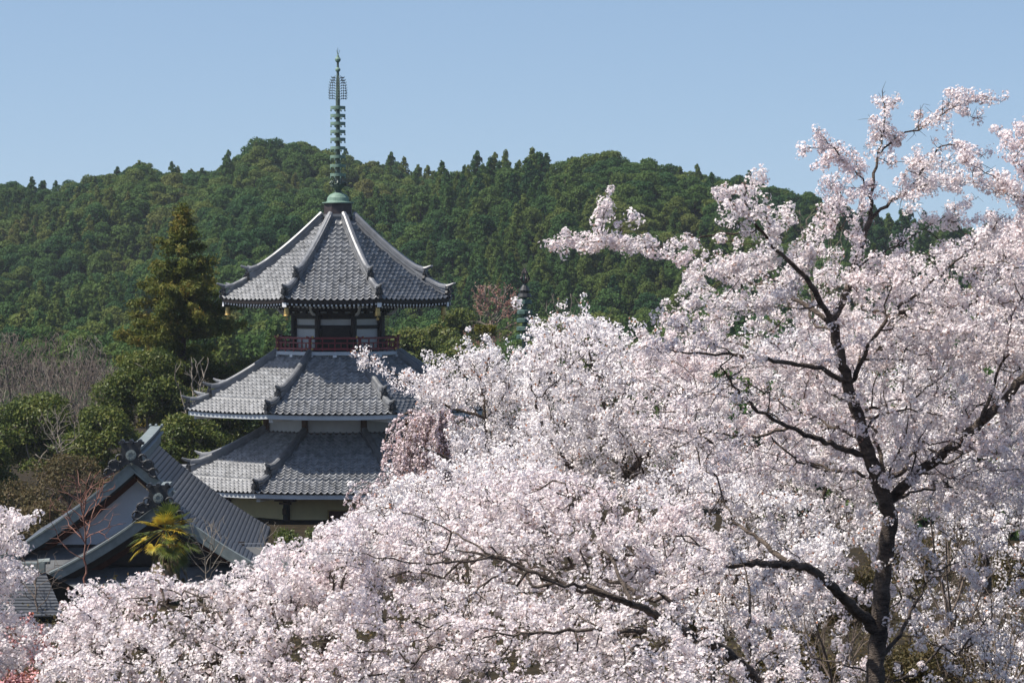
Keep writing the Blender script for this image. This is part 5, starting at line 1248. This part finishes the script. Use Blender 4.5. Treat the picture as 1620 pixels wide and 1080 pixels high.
# shrubs with rust leaves on the slope, seen through gaps
for i, (x, yt, yb, D_, w, lb) in enumerate(((1240, 1000, 1200, 49, 200, 'rust coloured low shrub under the cherry trees beside the trunk'), (1480, 1010, 1200, 50, 260, 'olive and rust shrub low in the corner under sparse blossom'), (1250, 860, 960, 72, 180, 'dark olive shrub seen through the gap beside the main trunk'), (1440, 850, 960, 76, 200, 'rust and olive shrub behind the main trunk fork'), (1590, 880, 980, 74, 200, 'dull brown shrub low behind the sparse cherry'), (1120, 930, 1040, 66, 160, 'dark shrub glimpsed under the thick climbing branch'), (1340, 920, 1020, 60, 160, 'olive undergrowth just beyond the main trunk'))):
    leafy_tree('undergrowth_shrub', x, yt, yb, D_, w, lb, M['leaf_brown'], 360 + i, n=9000, leaf=.06, bark='twig', cat='shrub', trunk_r=.04)
# low undergrowth on the slope beneath the cherries
g = np.random.default_rng(404); n = 90000; yy = g.uniform(44, 142, n); xx = g.uniform(-1, 1, n) * (yy * .18 + 5); q = vnoise(np.stack([xx * .35, yy * .22, xx * 0], 1), 70); k = q > .42
xx, yy, q = xx[k], yy[k], q[k]; zz = ground_z(xx, yy) + g.random(len(xx)) ** 1.5 * (q - .38) * 2.2
V, Fc = scatter(LEAF4, LF4, np.stack([xx, yy, zz], 1), rand_rot(len(xx), np.tile([[0, 0, .6]], (len(xx), 1)), .9, g), g.uniform(.07, .2, len(xx)))
props(link('undergrowth', np_mesh('undergrowth', V, Fc, M['leaf_brown'])), 'brown and olive undergrowth covering the slope beneath the cherry trees', 'undergrowth', kind='stuff')
# ---- windmill palm in front of the porch gable
D = 133.0; pr = at(262, 900, D); pr.z = gzf(pr.x, pr.y); palm = empty('palm_tree', pr, 'windmill palm with yellow and green fan leaves in front of the temple porch gable', 'palm')
pc = at(262, 838, D); mb = MB(); tr = [Vector((pr.x, pr.y, pr.z)).lerp(pc, i / 10) for i in range(11)]; mb.tube(tr, [.16 + .03 * (i % 2) for i in range(11)], 9); mb.build('trunk', M['cedarbark'], palm)
M['palm_g'] = leaf_mat('palm_leaf', [(.05, .08, .015), (.10, .13, .02), (.20, .19, .03)], .35, .4, .5, nscale=1.5)
M['palm_y'] = leaf_mat('yellow_palm_leaf', [(.26, .25, .03), (.48, .37, .04), (.50, .28, .04)], .4, .45, .4, nscale=2.0)  # yellow tone for the front clumps and some of the lower fans
M['palm_d'] = leaf_mat('dry_palm_leaf', [(.16, .12, .07), (.26, .20, .12), (.34, .30, .2)], .3, .6, .3, nscale=1.5)
g = np.random.default_rng(77)
def frond(direction, L, fan, m, droop=.1):
    d = Vector(direction).normalized(); a = pc; b = pc + d * L; b.z -= droop * L; side = d.cross(Vector((0, 0, 1))); side.normalize() if side.length > .01 else side
    mb = MB(); mb.tube([a, a.lerp(b, .5) + Vector((0, 0, .06)), b], [.025, .018, .014], 4)
    upv = side.cross(d).normalized(); nseg = 26; d2 = (b - a).normalized()
    for i in range(nseg):
        th = (i / (nseg - 1) - .5) * R(250); v = (d2 * math.cos(th) + side * math.sin(th)).normalized(); ln = fan * g.uniform(.85, 1.08) * (1 - .12 * abs(th)); w = .028
        sd = v.cross(upv).normalized() * w; lift = upv * (.16 * fan * abs(math.sin(th)));
        p0 = b; p1 = b + v * ln * .55 + lift; p2 = b + v * ln + lift * 1.2 - Vector((0, 0, g.uniform(.05, .3) * ln * .6))
        mb.add([p0 - sd * .3, p0 + sd * .3, p1 + sd, p1 - sd, p2], [(0, 1, 2, 3), (3, 2, 4)])
    return mb.build('frond', m, palm)
for cx, cz, m in ((-1.05, .42, 'palm_y'), (-.05, .48, 'palm_y'), (1.1, .45, 'palm_y'), (.75, .0, 'palm_y'), (.45, 1.0, 'palm_g'), (.1, 1.15, 'palm_g'), (-.5, .8, 'palm_g'), (.9, .8, 'palm_g')):
    for q in range(2 if m == 'palm_y' else 1):
        v = Vector((cx + g.uniform(-.12, .12), g.uniform(-.7, -.2), cz + g.uniform(-.05, .12))); frond(v, v.length * .66, g.uniform(.6, .8), M[m], .05)
for i in range(30):
    a = g.uniform(0, 6.28); frond((math.cos(a), math.sin(a) - .3, g.uniform(-1.0, .3)), g.uniform(.7, 1.45), g.uniform(.5, .7), M['palm_g'] if i % 4 else M['palm_y'], .3)
for i in range(36):
    a = g.uniform(0, 6.28); frond((math.cos(a) * .5, math.sin(a) * .5 - .1, -g.uniform(.7, 2.2)), g.uniform(.8, 2.0), g.uniform(.35, .5), M['palm_d' if i % 3 else 'palm_g'], .4)
# ------------------------------------------------------------------ haze: a closed box of even, thin air round everything
mb = MB(); mb.box((0, 1260, 45), 1900, 2900, 110); hz = bpy.data.materials.new('haze'); hz.use_nodes = True; t = hz.node_tree; t.nodes.clear()
o_ = t.nodes.new('ShaderNodeOutputMaterial'); pv = t.nodes.new('ShaderNodeVolumePrincipled'); pv.inputs['Color'].default_value = (.80, .88, 1, 1); pv.inputs['Density'].default_value = .00009; pv.inputs['Anisotropy'].default_value = .2
t.links.new(pv.outputs[0], o_.inputs['Volume']); h = mb.build('haze', hz); props(h, 'thin pale blue air over the valley and hills', 'haze', kind='stuff')
